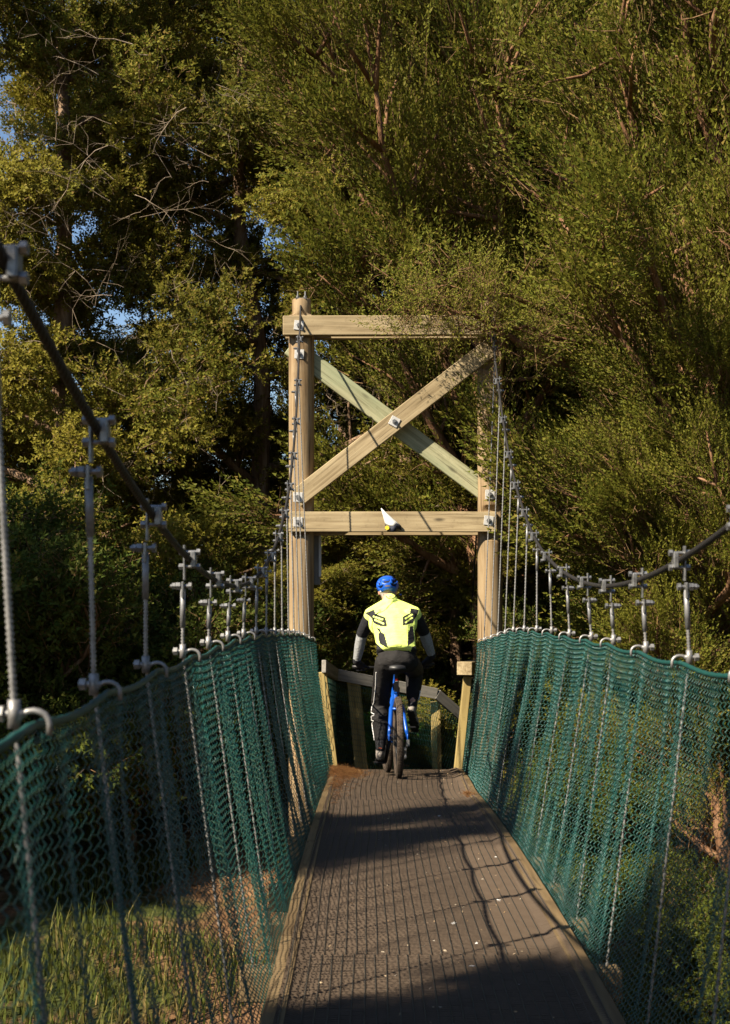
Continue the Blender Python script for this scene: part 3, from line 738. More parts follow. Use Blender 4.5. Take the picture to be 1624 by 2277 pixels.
for g in (gl, gr):
    d = (hb - g).normalized(); mb = MB(); mb.tube([g - d * .03, g + d * .10], .017, 10); gp = mb.build('grip', M['black'], bike, smooth=True)
    mb = MB(); mb.tube([g + d * .13 + Vector((0, .02, -.01)), g + d * .10 + Vector((0, .07, -.03)), g + d * .01 + Vector((0, .085, -.035))], .006, 6); mb.build('brake_lever', M['blackmetal'], gp)
PL, PR = bi @ c2(660, 1925, 11.6), bi @ c2(930, 1640, 11.62)
for s, pp in ((-1, PL), (1, PR)):
    mb = MB(); e = Vector((s * .085, pp.y, pp.z)); mb.tube([BBp + Vector((s * .05, 0, 0)), e], [.018, .014], 8); mb.build('crank_arm', M['blackmetal'], bike, smooth=True)
    mb = MB(); mb.box((s * .145, pp.y, pp.z), (.095, .09, .018), bev=.004); mb.cyl((s * .085, pp.y, pp.z), (s * .15, pp.y, pp.z), .007, 8); mb.build('pedal', M['blackmetal'], bike)
mb = MB(); mb.torus((.055, BBp.y, BBp.z), .07, .01, nR=32, nr=4, sq=.3); mb.build('chainring', M['blackmetal'], bike)
mb = MB(); mb.tube([(.05, .0, WR + .045), (.055, BBp.y, BBp.z + .07)], .004, 4); mb.tube([(.06, .03, WR - .17), (.055, BBp.y, BBp.z - .07)], .004, 4); mb.build('chain', M['galv'], bike)
mb = MB(); mb.box((.085, -.01, WR - .05), (.03, .04, .06), bev=.005); mb.tube([(.075, 0, WR - .05), (.065, .02, WR - .11), (.065, .035, WR - .18)], .012, 8)
for q in ((.062, .02, WR - .105), (.062, .035, WR - .17)): mb.cyl((q[0] - .008, q[1], q[2]), (q[0] + .008, q[1], q[2]), .022, 12)
mb.build('derailleur', M['galv'], bike)
mb = MB(); mb.box((-.06, .03, WR + .06), (.03, .05, .05), bev=.006); mb.build('brake_caliper', M['black'], bike)

# ------------------------------------------------------------------ cyclist
person = thing('person', (rc.x, RY + .35, float(zdeck(RY + .35))), 'cyclist from behind in bright yellow jersey, blue helmet and black trousers riding a bike', 'person')
PBs = Vector(person.location)
_ico = bmesh.new(); bmesh.ops.create_icosphere(_ico, subdivisions=2, radius=1.0); _ico.verts.index_update()
IV = np.array([v.co[:] for v in _ico.verts]); IFc = np.array([[v.index for v in f.verts] for f in _ico.faces]); _ico.free()
class Blob:
    def __init__(s): s.parts = []
    def ball(s, c, r, rot=None):
        r = np.array(r if hasattr(r, '__len__') else (r, r, r), float); V = IV * r
        if rot is not None: V = V @ np.array(rot).T
        s.parts.append((V + np.array(c, float), IFc)); return s
    def limb(s, pts, rads, rot=None):
        for a in range(len(pts) - 1):
            p, q = np.array(pts[a], float), np.array(pts[a + 1], float); r0, r1 = rads[a], rads[a + 1]
            r0 = np.array(r0 if hasattr(r0, '__len__') else (r0,) * 3, float); r1 = np.array(r1 if hasattr(r1, '__len__') else (r1,) * 3, float)
            n = max(2, int(np.linalg.norm(q - p) / (min(r0.min(), r1.min()) * .3)) + 1)
            for i in range(n + 1):
                t = i / n; s.ball(p + (q - p) * t, r0 + (r1 - r0) * t, rot)
        return s
    def mesh(s, name, mats, vox=.01, smooth=4, base=PBs):
        V, Fa = np_join(s.parts); me = np_mesh(name + '_src', V - np.array(base), Fa, mats)
        o = bpy.data.objects.new('tmp', me); COL.objects.link(o)
        rm = o.modifiers.new('r', 'REMESH'); rm.mode = 'VOXEL'; rm.voxel_size = vox; rm.use_smooth_shade = True
        sm = o.modifiers.new('s', 'SMOOTH'); sm.iterations = smooth; sm.factor = .5
        dg = bpy.context.evaluated_depsgraph_get(); out = bpy.data.meshes.new_from_object(o.evaluated_get(dg)); out.name = name
        bpy.data.objects.remove(o); bpy.data.meshes.remove(me)
        out.materials.clear()
        for m_ in (mats if isinstance(mats, (list, tuple)) else [mats]): out.materials.append(m_)
        out.polygons.foreach_set('use_smooth', [True] * len(out.polygons)); return out
    def build(s, name, mats, vox=.01, smooth=4, parent=person): return link(name, s.mesh(name, mats, vox, smooth), parent)
M['skin'] = nmat('skin', (.48, .25, .17), .55, 0, .35); M['hair'] = nmat('grey_hair', (.30, .27, .24), .8)
def fabric(name, a, b, sc=30, rough=.8):
    m = nmat(name, a, rough, 0, .2); f = noise(m, objvec(m, (sc, sc, sc)), 1.0, 5, .65); L(m, ramp(m, f, [(.3, a), (.7, b)]), P(m).inputs['Base Color'])
    f2 = noise(m, objvec(m, (12, 12, 26)), 1.0, 3, .6, 1.0); bump(m, f2, .5, .012); return m
M['hivis'] = fabric('hi_vis_yellow_fabric', (.70, .88, .17), (.82, .92, .26), 8); M['jblack'] = fabric('black_jersey_fabric', (.012, .012, .014), (.022, .022, .025))
M['trouser'] = fabric('black_trousers', (.010, .0095, .0095), (.022, .020, .019), 14); M['sleeve_grey'] = fabric('grey_marl_sleeve', (.19, .20, .205), (.34, .34, .34), 60)
M['shoe'] = fabric('taupe_shoe', (.16, .14, .12), (.28, .25, .22), 20); M['sole'] = nmat('black_sole', (.012, .012, .012), .7); M['orange'] = nmat('orange_trim', (.65, .12, .03), .6)
pel, wai, che = c2(788, 1105, 11.36), c2(785, 1000, 11.43), c2(757, 800, 11.56)
shL, shR, nk, hd = c2(585, 728, 11.66), c2(925, 722, 11.68), c2(735, 615, 11.72), c2(712, 520, 11.84)
elL, elR, wrL, wrR = c2(506, 885, 11.80), c2(1008, 868, 11.84), c2(462, 1105, 11.92), c2(1074, 1062, 11.95)
hiL, hiR = c2(690, 1120, 11.38), c2(885, 1115, 11.40)
knL, knR, anL, anR = c2(655, 1450, 11.68), c2(935, 1180, 11.86), c2(655, 1790, 11.52), c2(917, 1440, 11.56)
heL, heR, toL, toR = c2(648, 1868, 11.50), c2(908, 1500, 11.52), c2(668, 1890, 11.76), c2(938, 1625, 11.70)
lean = Matrix.Rotation(math.radians(-32), 3, 'X')
tor = lambda b, e: (b.ball(pel, (.165 + e, .125 + e, .125 + e), lean), b.limb([pel, wai, che], [(.165 + e, .12 + e, .12), (.175 + e, .115 + e, .1), (.195 + e, .125 + e, .12)], lean),
                    b.limb([che, (shL + shR) / 2 + Vector((0, -.01, -.02))], [(.195 + e, .125 + e, .12), (.17 + e, .10 + e, .085)], lean))
def hand(b, g, wrist, s, e=0.0):
    d = (hb_w - g).normalized(); palm = g + d * .045 + Vector((0, -.022, .022))
    b.limb([wrist, palm], [.029 + e, (.043 + e, .03 + e, .02 + e)])
    for k in range(4):
        q = g + d * (.004 + .024 * k); rr = (.0088, .0095, .0098, .009)[k] + e; ln = (.9, 1.0, 1.05, .97)[k]
        b.limb([q + Vector((0, -.018, .026)), q + Vector((0, .024 * ln, .024)), q + Vector((0, .034 * ln, -.006)), q + Vector((0, .012, -.024))], [rr * 1.1, rr * 1.05, rr, rr * .85])
    t0 = g + d * .085 + Vector((0, -.03, .012)); b.limb([palm + d * .02, t0, g + d * .118 + Vector((0, -.012, -.006)), g + d * .128 + Vector((0, .012, -.014))], [.014 + e, .012 + e, .0105 + e, .009 + e])
hb_w = bikeM @ hb
body = Blob(); body.ball(pel + Vector((0, .01, .03)), (.15, .10, .07), lean); body.limb([pel + Vector((0, .01, .02)), wai, che], [(.14, .09, .08), (.155, .09, .1), (.175, .1, .11)], lean); body.limb([che, (shL + shR) / 2 + Vector((0, 0, -.03))], [(.175, .1, .11), (.14, .08, .07)], lean)
body.limb([shL, shL.lerp(shR, .5) + Vector((0, .0, .0)), shR], [.05, .075, .05])
body.limb([(shL + shR) / 2, nk, hd + Vector((0, -.015, -.06))], [.085, (.066, .066, .06), (.06, .064, .06)])
body.ball(hd + Vector((0, .005, 0)), (.076, .096, .100)); body.ball(hd + Vector((0, .05, -.065)), (.055, .055, .05))
body.limb([hd + Vector((0, .098, .0)), hd + Vector((0, .122, -.035))], [.010, .015])
for s in (-1, 1):
    body.ball(hd + Vector((s * .078, -.005, -.03)), (.011, .02, .033)); body.ball(hd + Vector((s * .032, .088, .008)), .012)
body.limb([hd + Vector((-.022, .10, -.072)), hd + Vector((.022, .10, -.072))], [.008, .008])
for sh, el, wr, g, s in ((shL, elL, wrL, GL, -1), (shR, elR, wrR, GR, 1)):
    body.limb([sh, el, wr], [.05, .040, .028]); hand(body, g, wr, s)
for hi, kn, an, he, to in ((hiL, knL, anL, heL, toL), (hiR, knR, anR, heR, toR)):
    body.limb([hi, kn, kn.lerp(an, .3), an], [.075, .055, .056, .036]); body.limb([an, he.lerp(to, .2), to], [.035, .034, .026])
body.build('body', M['skin'], .011, 2)
hair = Blob(); hair.ball(hd + Vector((0, -.012, -.01)), (.079, .094, .088)); hair.ball(hd + Vector((0, -.052, -.062)), (.058, .045, .035)); hair.build('hair', M['hair'], .008, 2)
# trousers
tb = Blob(); tb.ball(pel + Vector((0, .012, .015)), (.174, .122, .088), lean); tb.limb([pel + Vector((0, 0, -.01)), pel.lerp(wai, .5)], [(.176, .135, .1), (.178, .125, .05)], lean)
tb.limb([hiL + Vector((0, 0, .0)), hiL.lerp(knL, .45), knL, knL.lerp(anL, .28), knL.lerp(anL, .80)], [.094, .097, .088, .086, .066])
tb.limb([hiR, hiR.lerp(knR, .5), knR, knR.lerp(anR, .3), knR.lerp(anR, .80)], [.094, .096, .086, .082, .066])
for k in range(7):                        # folds round the knee
    a = .75 + .11 * k; p = hiL.lerp(knL, a) if a < 1 else knL.lerp(anL, a - 1)
    tb.ball(p + Vector((.004 * (-1) ** k, -.01, .0)), (.094, .094, .016), Matrix.Rotation(.25 * (-1) ** k, 3, 'Y'))
tro = tb.build('trousers', M['trouser'], .009, 3)
cf = Blob(); cf.limb([knL.lerp(anL, .86), anL + Vector((0, 0, -.02))], [.052, .044]); cf.limb([knR.lerp(anR, .72), anR + Vector((0, 0, -.02))], [.054, .044]); cf.build('socks', M['jblack'], .008, 2)
# piping along the trouser legs
dg = bpy.context.evaluated_depsgraph_get()
bt = BVHTree.FromObject(tro, dg)
def piping(pts):
    out = []
    for i in range(len(pts) - 1):
        for t in np.linspace(0, 1, 8)[:-1 if i < len(pts) - 2 else None]:
            q = Vector(pts[i]).lerp(Vector(pts[i + 1]), t); w = c2(q.x, q.y, 11.3); o_ = Vector((0, 0, CAMZ)); d = (w - o_).normalized()
            h = bt.ray_cast(o_ - PBs, d)
            if h[0] is None or h[3] > 12.5:
                h = bt.find_nearest(c2(q.x, q.y, 11.55) - PBs)
            out.append(h[0] + h[1] * .003)
    return out
mb = MB(); mb.tube(piping([(622, 1195, 0), (618, 1300, 0), (603, 1440, 0), (588, 1475, 0), (581, 1540, 0), (592, 1640, 0), (608, 1745, 0)]), .0042, 6); mb.build('piping', M['pale'], tro)
mb = MB(); mb.tube(piping([(976, 1345, 0), (970, 1395, 0), (958, 1440, 0)]), .0042, 6); mb.build('piping', M['pale'], tro)
# jersey with its print
jb = Blob(); jb.limb([wai, che], [(.181, .121, .1), (.201, .131, .12)], lean); jb.limb([che, (shL + shR) / 2 + Vector((0, -.01, -.02))], [(.201, .131, .12), (.17, .106, .085)], lean); jb.limb([wai, c2(786, 1028, 11.375)], [(.184, .128, .06), (.189, .150, .045)], lean)
jb.limb([shL + Vector((.01, 0, .0)), shL.lerp(shR, .5) + Vector((0, 0, .035)), shR + Vector((-.01, 0, 0))], [.066, (.10, .09, .08), .066])
jb.limb([nk + Vector((-.02, -.01, -.035)), shL + Vector((-.004, 0, .006))], [.07, .066]); jb.limb([nk + Vector((.02, -.01, -.035)), shR + Vector((.004, 0, .006))], [.07, .066])
jb.limb([nk + Vector((0, -.012, -.05)), nk + Vector((0, -.008, .0))], [.088, .071])
jb.ball(c2(632, 790, 11.56), (.085, .085, .13), lean); jb.ball(c2(882, 785, 11.58), (.085, .085, .13), lean)
jb.limb([shL, shL.lerp(elL, .45), shL.lerp(elL, .98)], [.070, .066, .056]); jb.limb([shR, shR.lerp(elR, .45), shR.lerp(elR, .98)], [.070, .066, .056])
jme = jb.mesh('jersey', [M['hivis'], M['jblack']], .0062, 4)
def inpoly(x, y, poly):
    poly = np.array(poly, float); r = np.zeros(len(x), bool); j = len(poly) - 1
    for i in range(len(poly)):
        xi, yi = poly[i]; xj, yj = poly[j]
        r ^= ((yi > y) != (yj > y)) & (x < (xj - xi) * (y - yi) / (yj - yi + 1e-9) + xi); j = i
    return r
def rect(p, q, w):
    p, q = np.array(p, float), np.array(q, float); d = (q - p) / np.linalg.norm(q - p); n_ = np.array([-d[1], d[0]]) * w
    return [p + n_, q + n_, q - n_, p - n_]
Z = lambda pts: [((x / 3.248 + 150) * 2.03, (y / 3.248 + 150) * 2.03) for x, y in pts]      # close-up crop -> crop2
n = len(jme.polygons); ctr = np.zeros(n * 3); jme.polygons.foreach_get('center', ctr); ctr = ctr.reshape(-1, 3) + np.array(PBs)
nor = np.zeros(n * 3); jme.polygons.foreach_get('normal', nor); nor = nor.reshape(-1, 3)
X2, Y2 = to_c2((ctr[:, 0], ctr[:, 1], ctr[:, 2])); X2, Y2 = np.array(X2), np.array(Y2)
back = nor[:, 1] < .35
blk = np.zeros(n, bool)
blackp = [Z([(360, 655), (475, 612), (498, 665), (625, 712), (650, 828), (560, 826), (478, 790), (455, 740), (425, 700)]),
          Z([(955, 590), (1060, 612), (1050, 660), (1000, 745), (985, 785), (850, 820), (848, 705), (945, 655)]),
          Z([(508, 848), (550, 855), (575, 910), (612, 925), (660, 1108), (560, 1062), (540, 1010), (535, 930), (550, 905)]),
          Z([(942, 832), (985, 822), (990, 870), (1005, 1010), (990, 1030), (912, 1090), (918, 905), (940, 880)]),
          Z([(470, 1020), (535, 1070), (640, 1180), (662, 1202), (662, 1260), (440, 1260), (440, 1020)]),
          Z([(1030, 1010), (1080, 1010), (1080, 1260), (940, 1260), (940, 1188), (975, 1095), (1020, 1075)]),
          Z(rect((640, 1165), (940, 1150), 4)), Z(rect((760, 1096), (842, 1085), 4))]
for p in blackp: blk |= inpoly(X2, Y2, p)
for p in (Z(rect((465, 697), (595, 742), 11)), Z(rect((482, 740), (610, 795), 11)), Z(rect((882, 730), (978, 668), 10)), Z(rect((882, 780), (978, 712), 10))): blk &= ~inpoly(X2, Y2, p)
cxm, cym = Z([(697, 430)])[0]; rr = np.hypot(X2 - cxm, (Y2 - cym) * 1.6)
blk |= back & (np.abs(rr - 38) < 4.5) & (Y2 > cym)
blk |= back & inpoly(X2, Y2, Z([(676, 440), (700, 428), (694, 442), (708, 440), (690, 462), (696, 448), (684, 450)]))
blk &= back
pts = ctr
for sh, el, s in ((shL, elL, -1), (shR, elR, 1)):          # black sleeves
    ax = np.array((el - sh).normalized()); t = (pts - np.array(sh)) @ ax; rad = np.linalg.norm(pts - np.array(sh) - t[:, None] * ax, axis=1)
    lat = (pts[:, 0] - sh.x) * s
    blk |= (t > .03) & (rad < .115) & (lat > -.06 + .03 * np.clip(t / .15, 0, 1)) & ((lat > .012) | (t > .06))
jme.polygons.foreach_set('material_index', blk.astype(np.int32)); jme.update(); link('jersey', jme, person)
sb = Blob(); sb.limb([shL.lerp(elL, .88), elL, elL.lerp(wrL, .4), wrL], [.052, .054, .052, .037]); sb.build('arm_warmer', M['sleeve_grey'], .007, 3)
sb = Blob(); sb.limb([shR.lerp(elR, .88), elR, elR.lerp(wrR, .4), wrR], [.052, .054, .052, .037]); sb.build('arm_warmer', M['sleeve_grey'], .007, 3)
for g, wr_, el, s in ((GL, wrL, elL, -1), (GR, wrR, elR, 1)):
    gb = Blob(); hand(gb, g, wr_, s, .0035); gb.limb([wr_.lerp(el, .06), wr_], [.040, .038]); gb.build('glove', M['jblack'], .0045, 2)
for an, he, to, s in ((anL, heL, toL, -1), (anR, heR, toR, 1)):
    ax = (to - he).normalized(); up = (an - he.lerp(to, .2)); up = (up - ax * up.dot(ax)).normalized(); sd = ax.cross(up)
    R3 = Matrix((sd, ax, up)).transposed()
    s_ = Blob()
    for t, w, h in ((0, .038, .040), (.15, .041, .045), (.35, .040, .044), (.6, .048, .034), (.8, .050, .028), (1.0, .042, .024)):
        s_.ball(he.lerp(to, t) + up * (h - .038), (w, .045, h), R3)
    s_.limb([he.lerp(to, .08) + up * .03, he.lerp(to, .12) + up * .055], [.042, .043], R3)
    sh_ = s_.build('shoe', M['shoe'], .006, 3)
    q = Blob()
    for t, w in ((-.06, .034), (.1, .040), (.35, .038), (.6, .050), (.85, .051), (1.05, .042)): q.ball(he.lerp(to, t) - up * .040, (w + .003, .045, .013), R3)
    so_ = link('sole', q.mesh('sole', M['sole'], .006, 2), sh_)
    mb = MB(); p = he.lerp(to, .06) + up * .058 - PBs; mb.tube([p - ax * .045 + sd * .014 , p - ax * .047 + sd * .001 + up * .008, p - ax * .045 - sd * .012], .006, 6); mb.build('heel_tab', M['orange'], sh_)
# helmet
Hc = hd + Vector((0, -.004, .034))
M['helmet'] = nmat('blue_helmet_shell', (.005, .078, .46), .35, 0, .5); M['helmet_in'] = nmat('dark_helmet_liner', (.008, .012, .03), .8); M['helmet_grey'] = nmat('grey_helmet_dial', (.13, .11, .10), .5)
nu, nv = 120, 56; V = []
vents = [Z(p) for p in ([(603, 232), (672, 228), (665, 250), (615, 258)], [(720, 230), (765, 225), (772, 246), (733, 258)], [(706, 276), (762, 280), (752, 304), (722, 300)], [(538, 318), (592, 296), (580, 318), (556, 340)],
         [(525, 268), (556, 258), (548, 282), (526, 296)], [(724, 194), (760, 202), (768, 214), (736, 208)], [(545, 225), (575, 218), (560, 240), (538, 246)])]
greyp = [Z([(612, 300), (640, 288), (690, 292), (684, 312), (612, 318)])]
th = np.linspace(0, 2 * np.pi, nu, endpoint=False); ph = np.linspace(.02, 1.0, nv)
U, W = np.meshgrid(th, ph, indexing='ij')
low = 2.30 - .45 * np.clip(np.cos(U - np.pi / 2), 0, 1) ** 1.5 - .30 * np.clip(np.cos(U + np.pi / 2), -1, 1) ** 8 * (np.sin(U) < 0)
PHI = W * low
rx, ry, rz = .103, .135, .092
sx = np.sin(PHI) * np.cos(U); sy = np.sin(PHI) * np.sin(U); sz = np.cos(PHI)
pos = np.stack([Hc.x + rx * sx, Hc.y + ry * sy, Hc.z + rz * sz], -1)
hx, hy = to_c2((pos[..., 0], pos[..., 1], pos[..., 2])); facing = sy < .15
dark = np.zeros(U.shape, bool); grey = dark.copy()
for p in [[(sum(a for a, _ in q) / len(q) + 1.45 * (x - sum(a for a, _ in q) / len(q)), sum(b for _, b in q) / len(q) + 1.7 * (y - sum(b for _, b in q) / len(q))) for x, y in q] for q in vents]: dark |= inpoly(hx.ravel(), hy.ravel(), p).reshape(U.shape) & facing
for p in greyp: grey |= inpoly(hx.ravel(), hy.ravel(), p).reshape(U.shape) & facing
dark |= (~facing) & (np.cos(U * 5) > .6) & (np.abs(PHI - .9) < .3)
nrm = np.stack([sx / rx, sy / ry, sz / rz], -1); nrm /= np.linalg.norm(nrm, axis=-1, keepdims=True)
pos = pos - nrm * (.014 * dark)[..., None] - np.array(PBs)
I = np.arange(nu * nv).reshape(nu, nv); Inx = np.roll(I, -1, 0)
Fs = np.stack([I[:, :-1], I[:, 1:], Inx[:, 1:], Inx[:, :-1]], -1)
mi = np.where(dark[:, :-1] & dark[:, 1:], 1, np.where(grey[:, :-1] & grey[:, 1:], 2, 0))
hm = link('helmet', np_mesh('helmet', pos.reshape(-1, 3), Fs.reshape(-1, 4), [M['helmet'], M['helmet_in'], M['helmet_grey']], mi.ravel(), smooth=True), person)
sd = hm.modifiers.new('t', 'SOLIDIFY'); sd.thickness = .012; sd.offset = -1
mb = MB(); mb.box(c2(*Z([(820, 415)])[0], 11.95) - PBs, (.02, .05, .012), bev=.003); mb.build('visor_tip', M['helmet'], hm)
mb = MB(); p = c2(*Z([(560, 374)])[0], 11.735) - PBs; mb.tube([p, p + Vector((0, -.004, 0))], .007, 10); mb.build('badge', M['pale'], hm)

# ------------------------------------------------------------------ trees
def unit(a): return a / (np.linalg.norm(a, axis=-1, keepdims=True) + 1e-9)
def leaves(cent, outw, rad, ns, nl, ln, wd, slen, flatz=.75, spread=.7, up=.45, shell=.35, rng=RNG, stem=.003, ang=.75, co=.45):
    """sprigs of leaf triangles filling clumps: cent (n,3), outward dirs (n,3), rad (n,)"""
    n = len(cent); k = n * ns
    C = np.repeat(cent, ns, 0); O = np.repeat(outw, ns, 0); R = np.repeat(rad, ns)
    dv = unit(rng.normal(0, 1, (k, 3))); rr = rng.uniform(shell, 1, k) ** .5
    pos = C + dv * (R * rr)[:, None] * np.array([1, 1, flatz])
    sd = unit(dv * (1.05 - co) + O * co + np.array([0, 0, up]) + rng.normal(0, spread * .6, (k, 3)))
    t = np.linspace(0, 1, nl)
    S = pos[:, None, :] + sd[:, None, :] * (t[None, :, None] * slen)
    ra = unit(np.cross(sd, rng.normal(0, 1, (k, 3)))); rb = np.cross(sd, ra)
    an = np.arange(nl) * 2.4 + 0.0
    an = an[None, :] + rng.uniform(0, 6.28, (k, 1))
    rad_d = ra[:, None, :] * np.cos(an)[..., None] + rb[:, None, :] * np.sin(an)[..., None]
    ld = unit(sd[:, None, :] * ang + rad_d * .8); nt = (O * .8 + dv * .5 + np.array([0, 0, .35]))[:, None, :] + rng.normal(0, .28, ld.shape); wv = unit(np.cross(ld, nt))
    l = ln * rng.uniform(.65, 1.25, (k, nl, 1)); w = wd * rng.uniform(.7, 1.2, (k, nl, 1))
    V = np.stack([S - wv * w * .5 + ld * l * .25, S + wv * w * .5 + ld * l * .25, S + ld * l], 2).reshape(-1, 3)
    # thin foot keeps each leaf a separate island
    nleaf = len(V); pw = unit(np.cross(sd, rng.normal(0, 1, sd.shape))) * stem
    V2 = np.stack([pos - sd * slen * .35 - pw, pos - sd * slen * .35 + pw, pos + sd * slen * .9], 1).reshape(-1, 3)
    V = np.concatenate([V, V2]); Fa = np.arange(len(V)).reshape(-1, 3)
    return V, Fa, np.r_[np.zeros(nleaf // 3), np.ones(len(V2) // 3)].astype(np.int32)
def branchy(rng, H, z0, nlimb, rmax, kind):
    """returns limb polylines (pts, r) and clump centres/outward dirs"""
    limbs, cents, outs = [], [], []
    kz = 8; tz = np.linspace(0, H, kz); wob = np.cumsum(rng.normal(0, .10, (kz, 2)), 0); wob[0] = 0
    trunk = np.stack([wob[:, 0], wob[:, 1], tz], 1)
    def tp(z): return np.array([np.interp(z, tz, trunk[:, 0]), np.interp(z, tz, trunk[:, 1]), z])
    ga = rng.uniform(0, 6.28)
    for i in range(nlimb):
        f = (i + rng.uniform(0, .8)) / nlimb
        if kind == 'conifer':
            z = z0 + (H * .97 - z0) * f; R = rmax * (1 - f) ** .55 * (.75 + .25 * math.sin(f * 9)) * rng.uniform(.75, 1.1) + .35; el = rng.uniform(-.15, .45)
        else:
            z = z0 * .5 + (H * .8 - z0 * .5) * f; R = rmax * (.55 + .65 * math.sin(math.pi * (.2 + .7 * f))) * rng.uniform(.8, 1.15); el = rng.uniform(.35, 1.0)
        ga += 2.4 + rng.normal(0, .3)
        d = np.array([math.cos(ga) * math.cos(el), math.sin(ga) * math.cos(el), math.sin(el)])
        p = tp(z); pts = [p]; m = 6
        for j in range(m):
            d = unit(d + rng.normal(0, .14, 3) + np.array([0, 0, -.03 if kind == 'conifer' else .05])); p = p + d * R / m; pts.append(p)
        pts = np.array(pts); r0 = .012 + .022 * R
        limbs.append((pts, r0))
        for j in range(1, m + 1):
            for q in range(2 if j < m else 3):
                sdir = unit(d * .7 + rng.normal(0, .55, 3) + np.array([0, 0, .15 if kind == 'conifer' else .35])); sl = R * rng.uniform(.14, .30) + .15
                e = pts[j] + sdir * sl; limbs.append((np.array([pts[j], pts[j] + sdir * sl * .55 + rng.normal(0, .04, 3), e]), r0 * .35))
                cents += [e, pts[j] + sdir * sl * .55] + ([e + rng.normal(0, .22, 3) * np.array([1, 1, .6])] if kind == 'conifer' else []); o = unit((e - tp(min(e[2], H))) * np.array([1, 1, .5]) + np.array([0, 0, .25])); outs += [unit(o + sdir * .6), unit(o + sdir * .4), unit(o + sdir * .5)] if kind == 'conifer' else [unit(o * .55 + sdir * .7 + d * .7 + np.array([0, 0, .05]))] * 2
    return trunk, limbs, np.array(cents), np.array(outs)
def tree_meshes(seed, H, z0, nlimb, rmax, kind, ns, nl, ln, wd, slen, crad, leaf, barkm, tr0, twigm='twig', flatz=.62, up=.22, spread=.7, drop=.0, ang=.75, co=.45, stem=.003, ntw=400, tws=.5):
    rng = np.random.default_rng(seed)
    trunk, limbs, C, O = branchy(rng, H, z0, nlimb, rmax, kind)
    keep = rng.uniform(0, 1, len(C)) > drop
    C, O = C[keep], O[keep]
    V, Fa, lmi = leaves(C, O, crad * rng.uniform(.6, 1.2, len(C)), ns, nl, ln, wd, slen, flatz=flatz, up=up, spread=spread, rng=rng, ang=ang, co=co, stem=stem)
    crown = np_mesh('crown', V, Fa, [M[leaf], M['twig_brown']], lmi)
    mb = MB(); k = len(trunk); mb.tube(trunk, [tr0 * (1 - .85 * i / (k - 1)) + .01 for i in range(k)], 12)
    tm = mb.mesh('trunk', M[barkm], True)
    mb = MB()
    for pts, r in limbs: mb.tube(pts, [max(.004, r * (1 - .75 * i / (len(pts) - 1))) for i in range(len(pts))], 5)
    lm = mb.mesh('limbs', M[barkm], True)
    sel = rng.integers(0, len(C), ntw); A = C[sel] + rng.normal(0, .12, (ntw, 3)); d = unit(O[sel] * .6 + rng.normal(0, .8, (ntw, 3)) + np.array([0, 0, .1])); l = rng.uniform(.2, .8, ntw) * tws
    Bm = A + d * (l * .5)[:, None] + rng.normal(0, .03, (ntw, 3)); B = Bm + unit(d + rng.normal(0, .35, (ntw, 3))) * (l * .5)[:, None]
    B3 = Bm + unit(d + rng.normal(0, .7, (ntw, 3))) * (l * .45)[:, None]
    tv, tf = np_join([seg_tubes(A, Bm, .009 * tws * 1.3, .006 * tws * 1.3, n=3), seg_tubes(Bm, B, .006 * tws * 1.3, .0025, n=3), seg_tubes(Bm, B3, .005 * tws * 1.3, .002, n=3)])
    return tm, lm, crown, np_mesh('dead_twigs', tv, tf, M[twigm])
print('trees...')
TM = {}
TM['totara_a'] = tree_meshes(1, 13.0, .8, 40, 3.1, 'conifer', 28, 10, .064, .038, .14, .30, 'leaf_tot', 'bark', .19, ntw=900)
TM['totara_open'] = tree_meshes(3, 13.0, 1.5, 34, 3.1, 'conifer', 22, 10, .066, .040, .14, .30, 'leaf_tot', 'bark', .17, drop=.2, ntw=1200)
TM['totara_high'] = tree_meshes(9, 17.0, 9.8, 24, 3.4, 'conifer', 27, 10, .068, .040, .14, .33, 'leaf_tot', 'bark', .22, ntw=500)
TM['totara_b'] = TM['totara_a']; TM['dark_a'] = TM['totara_a']
kk = dict(flatz=.9, up=.12, spread=.38, ang=1.5, co=.95, ntw=700, tws=.6, stem=.0035)
TM['kanuka_a'] = tree_meshes(5, 10.5, 4.6, 22, 2.7, 'vase', 24, 18, .066, .029, .50, .28, 'leaf_kan', 'bark_red', .13, 'twig_brown', **kk)
TM['kanuka_b'] = tree_meshes(6, 9.0, 1.2, 21, 2.4, 'vase', 24, 18, .066, .029, .50, .28, 'leaf_kan', 'bark_red', .11, 'twig_brown', **kk)
TM['shrub'] = tree_meshes(7, 2.4, .2, 14, 1.1, 'vase', 22, 10, .055, .030, .14, .30, 'leaf_shrub', 'bark', .05, 'twig_brown', ntw=160, tws=.4)
TM['weed'] = tree_meshes(8, .5, .05, 6, .22, 'vase', 4, 5, .07, .05, .06, .07, 'leaf_bright', 'bark', .008, 'twig_brown', ntw=4, tws=.1)
def tree(kind, name, x, y, label, cat='tree', s=1.0, rz=0.0, sz=1.0, lean=(0, 0), group='trees of the forest edge', dz=0):
    t = thing(name, (x, y, float(gz(x, y)) - .05 + dz), label, cat, group, rot=(lean[0], lean[1], rz)); t.scale = (s, s, s * sz)
    for nm, me in zip(('trunk', 'limbs', 'crown', 'dead_twigs'), TM[kind]):
        o = link(nm, me, t)
        if nm == 'dead_twigs': o['kind'] = 'stuff'
        if kind == 'dark_a' and nm == 'crown': o.material_slots[0].link = 'OBJECT'; o.material_slots[0].material = M['leaf_dark']
    return t
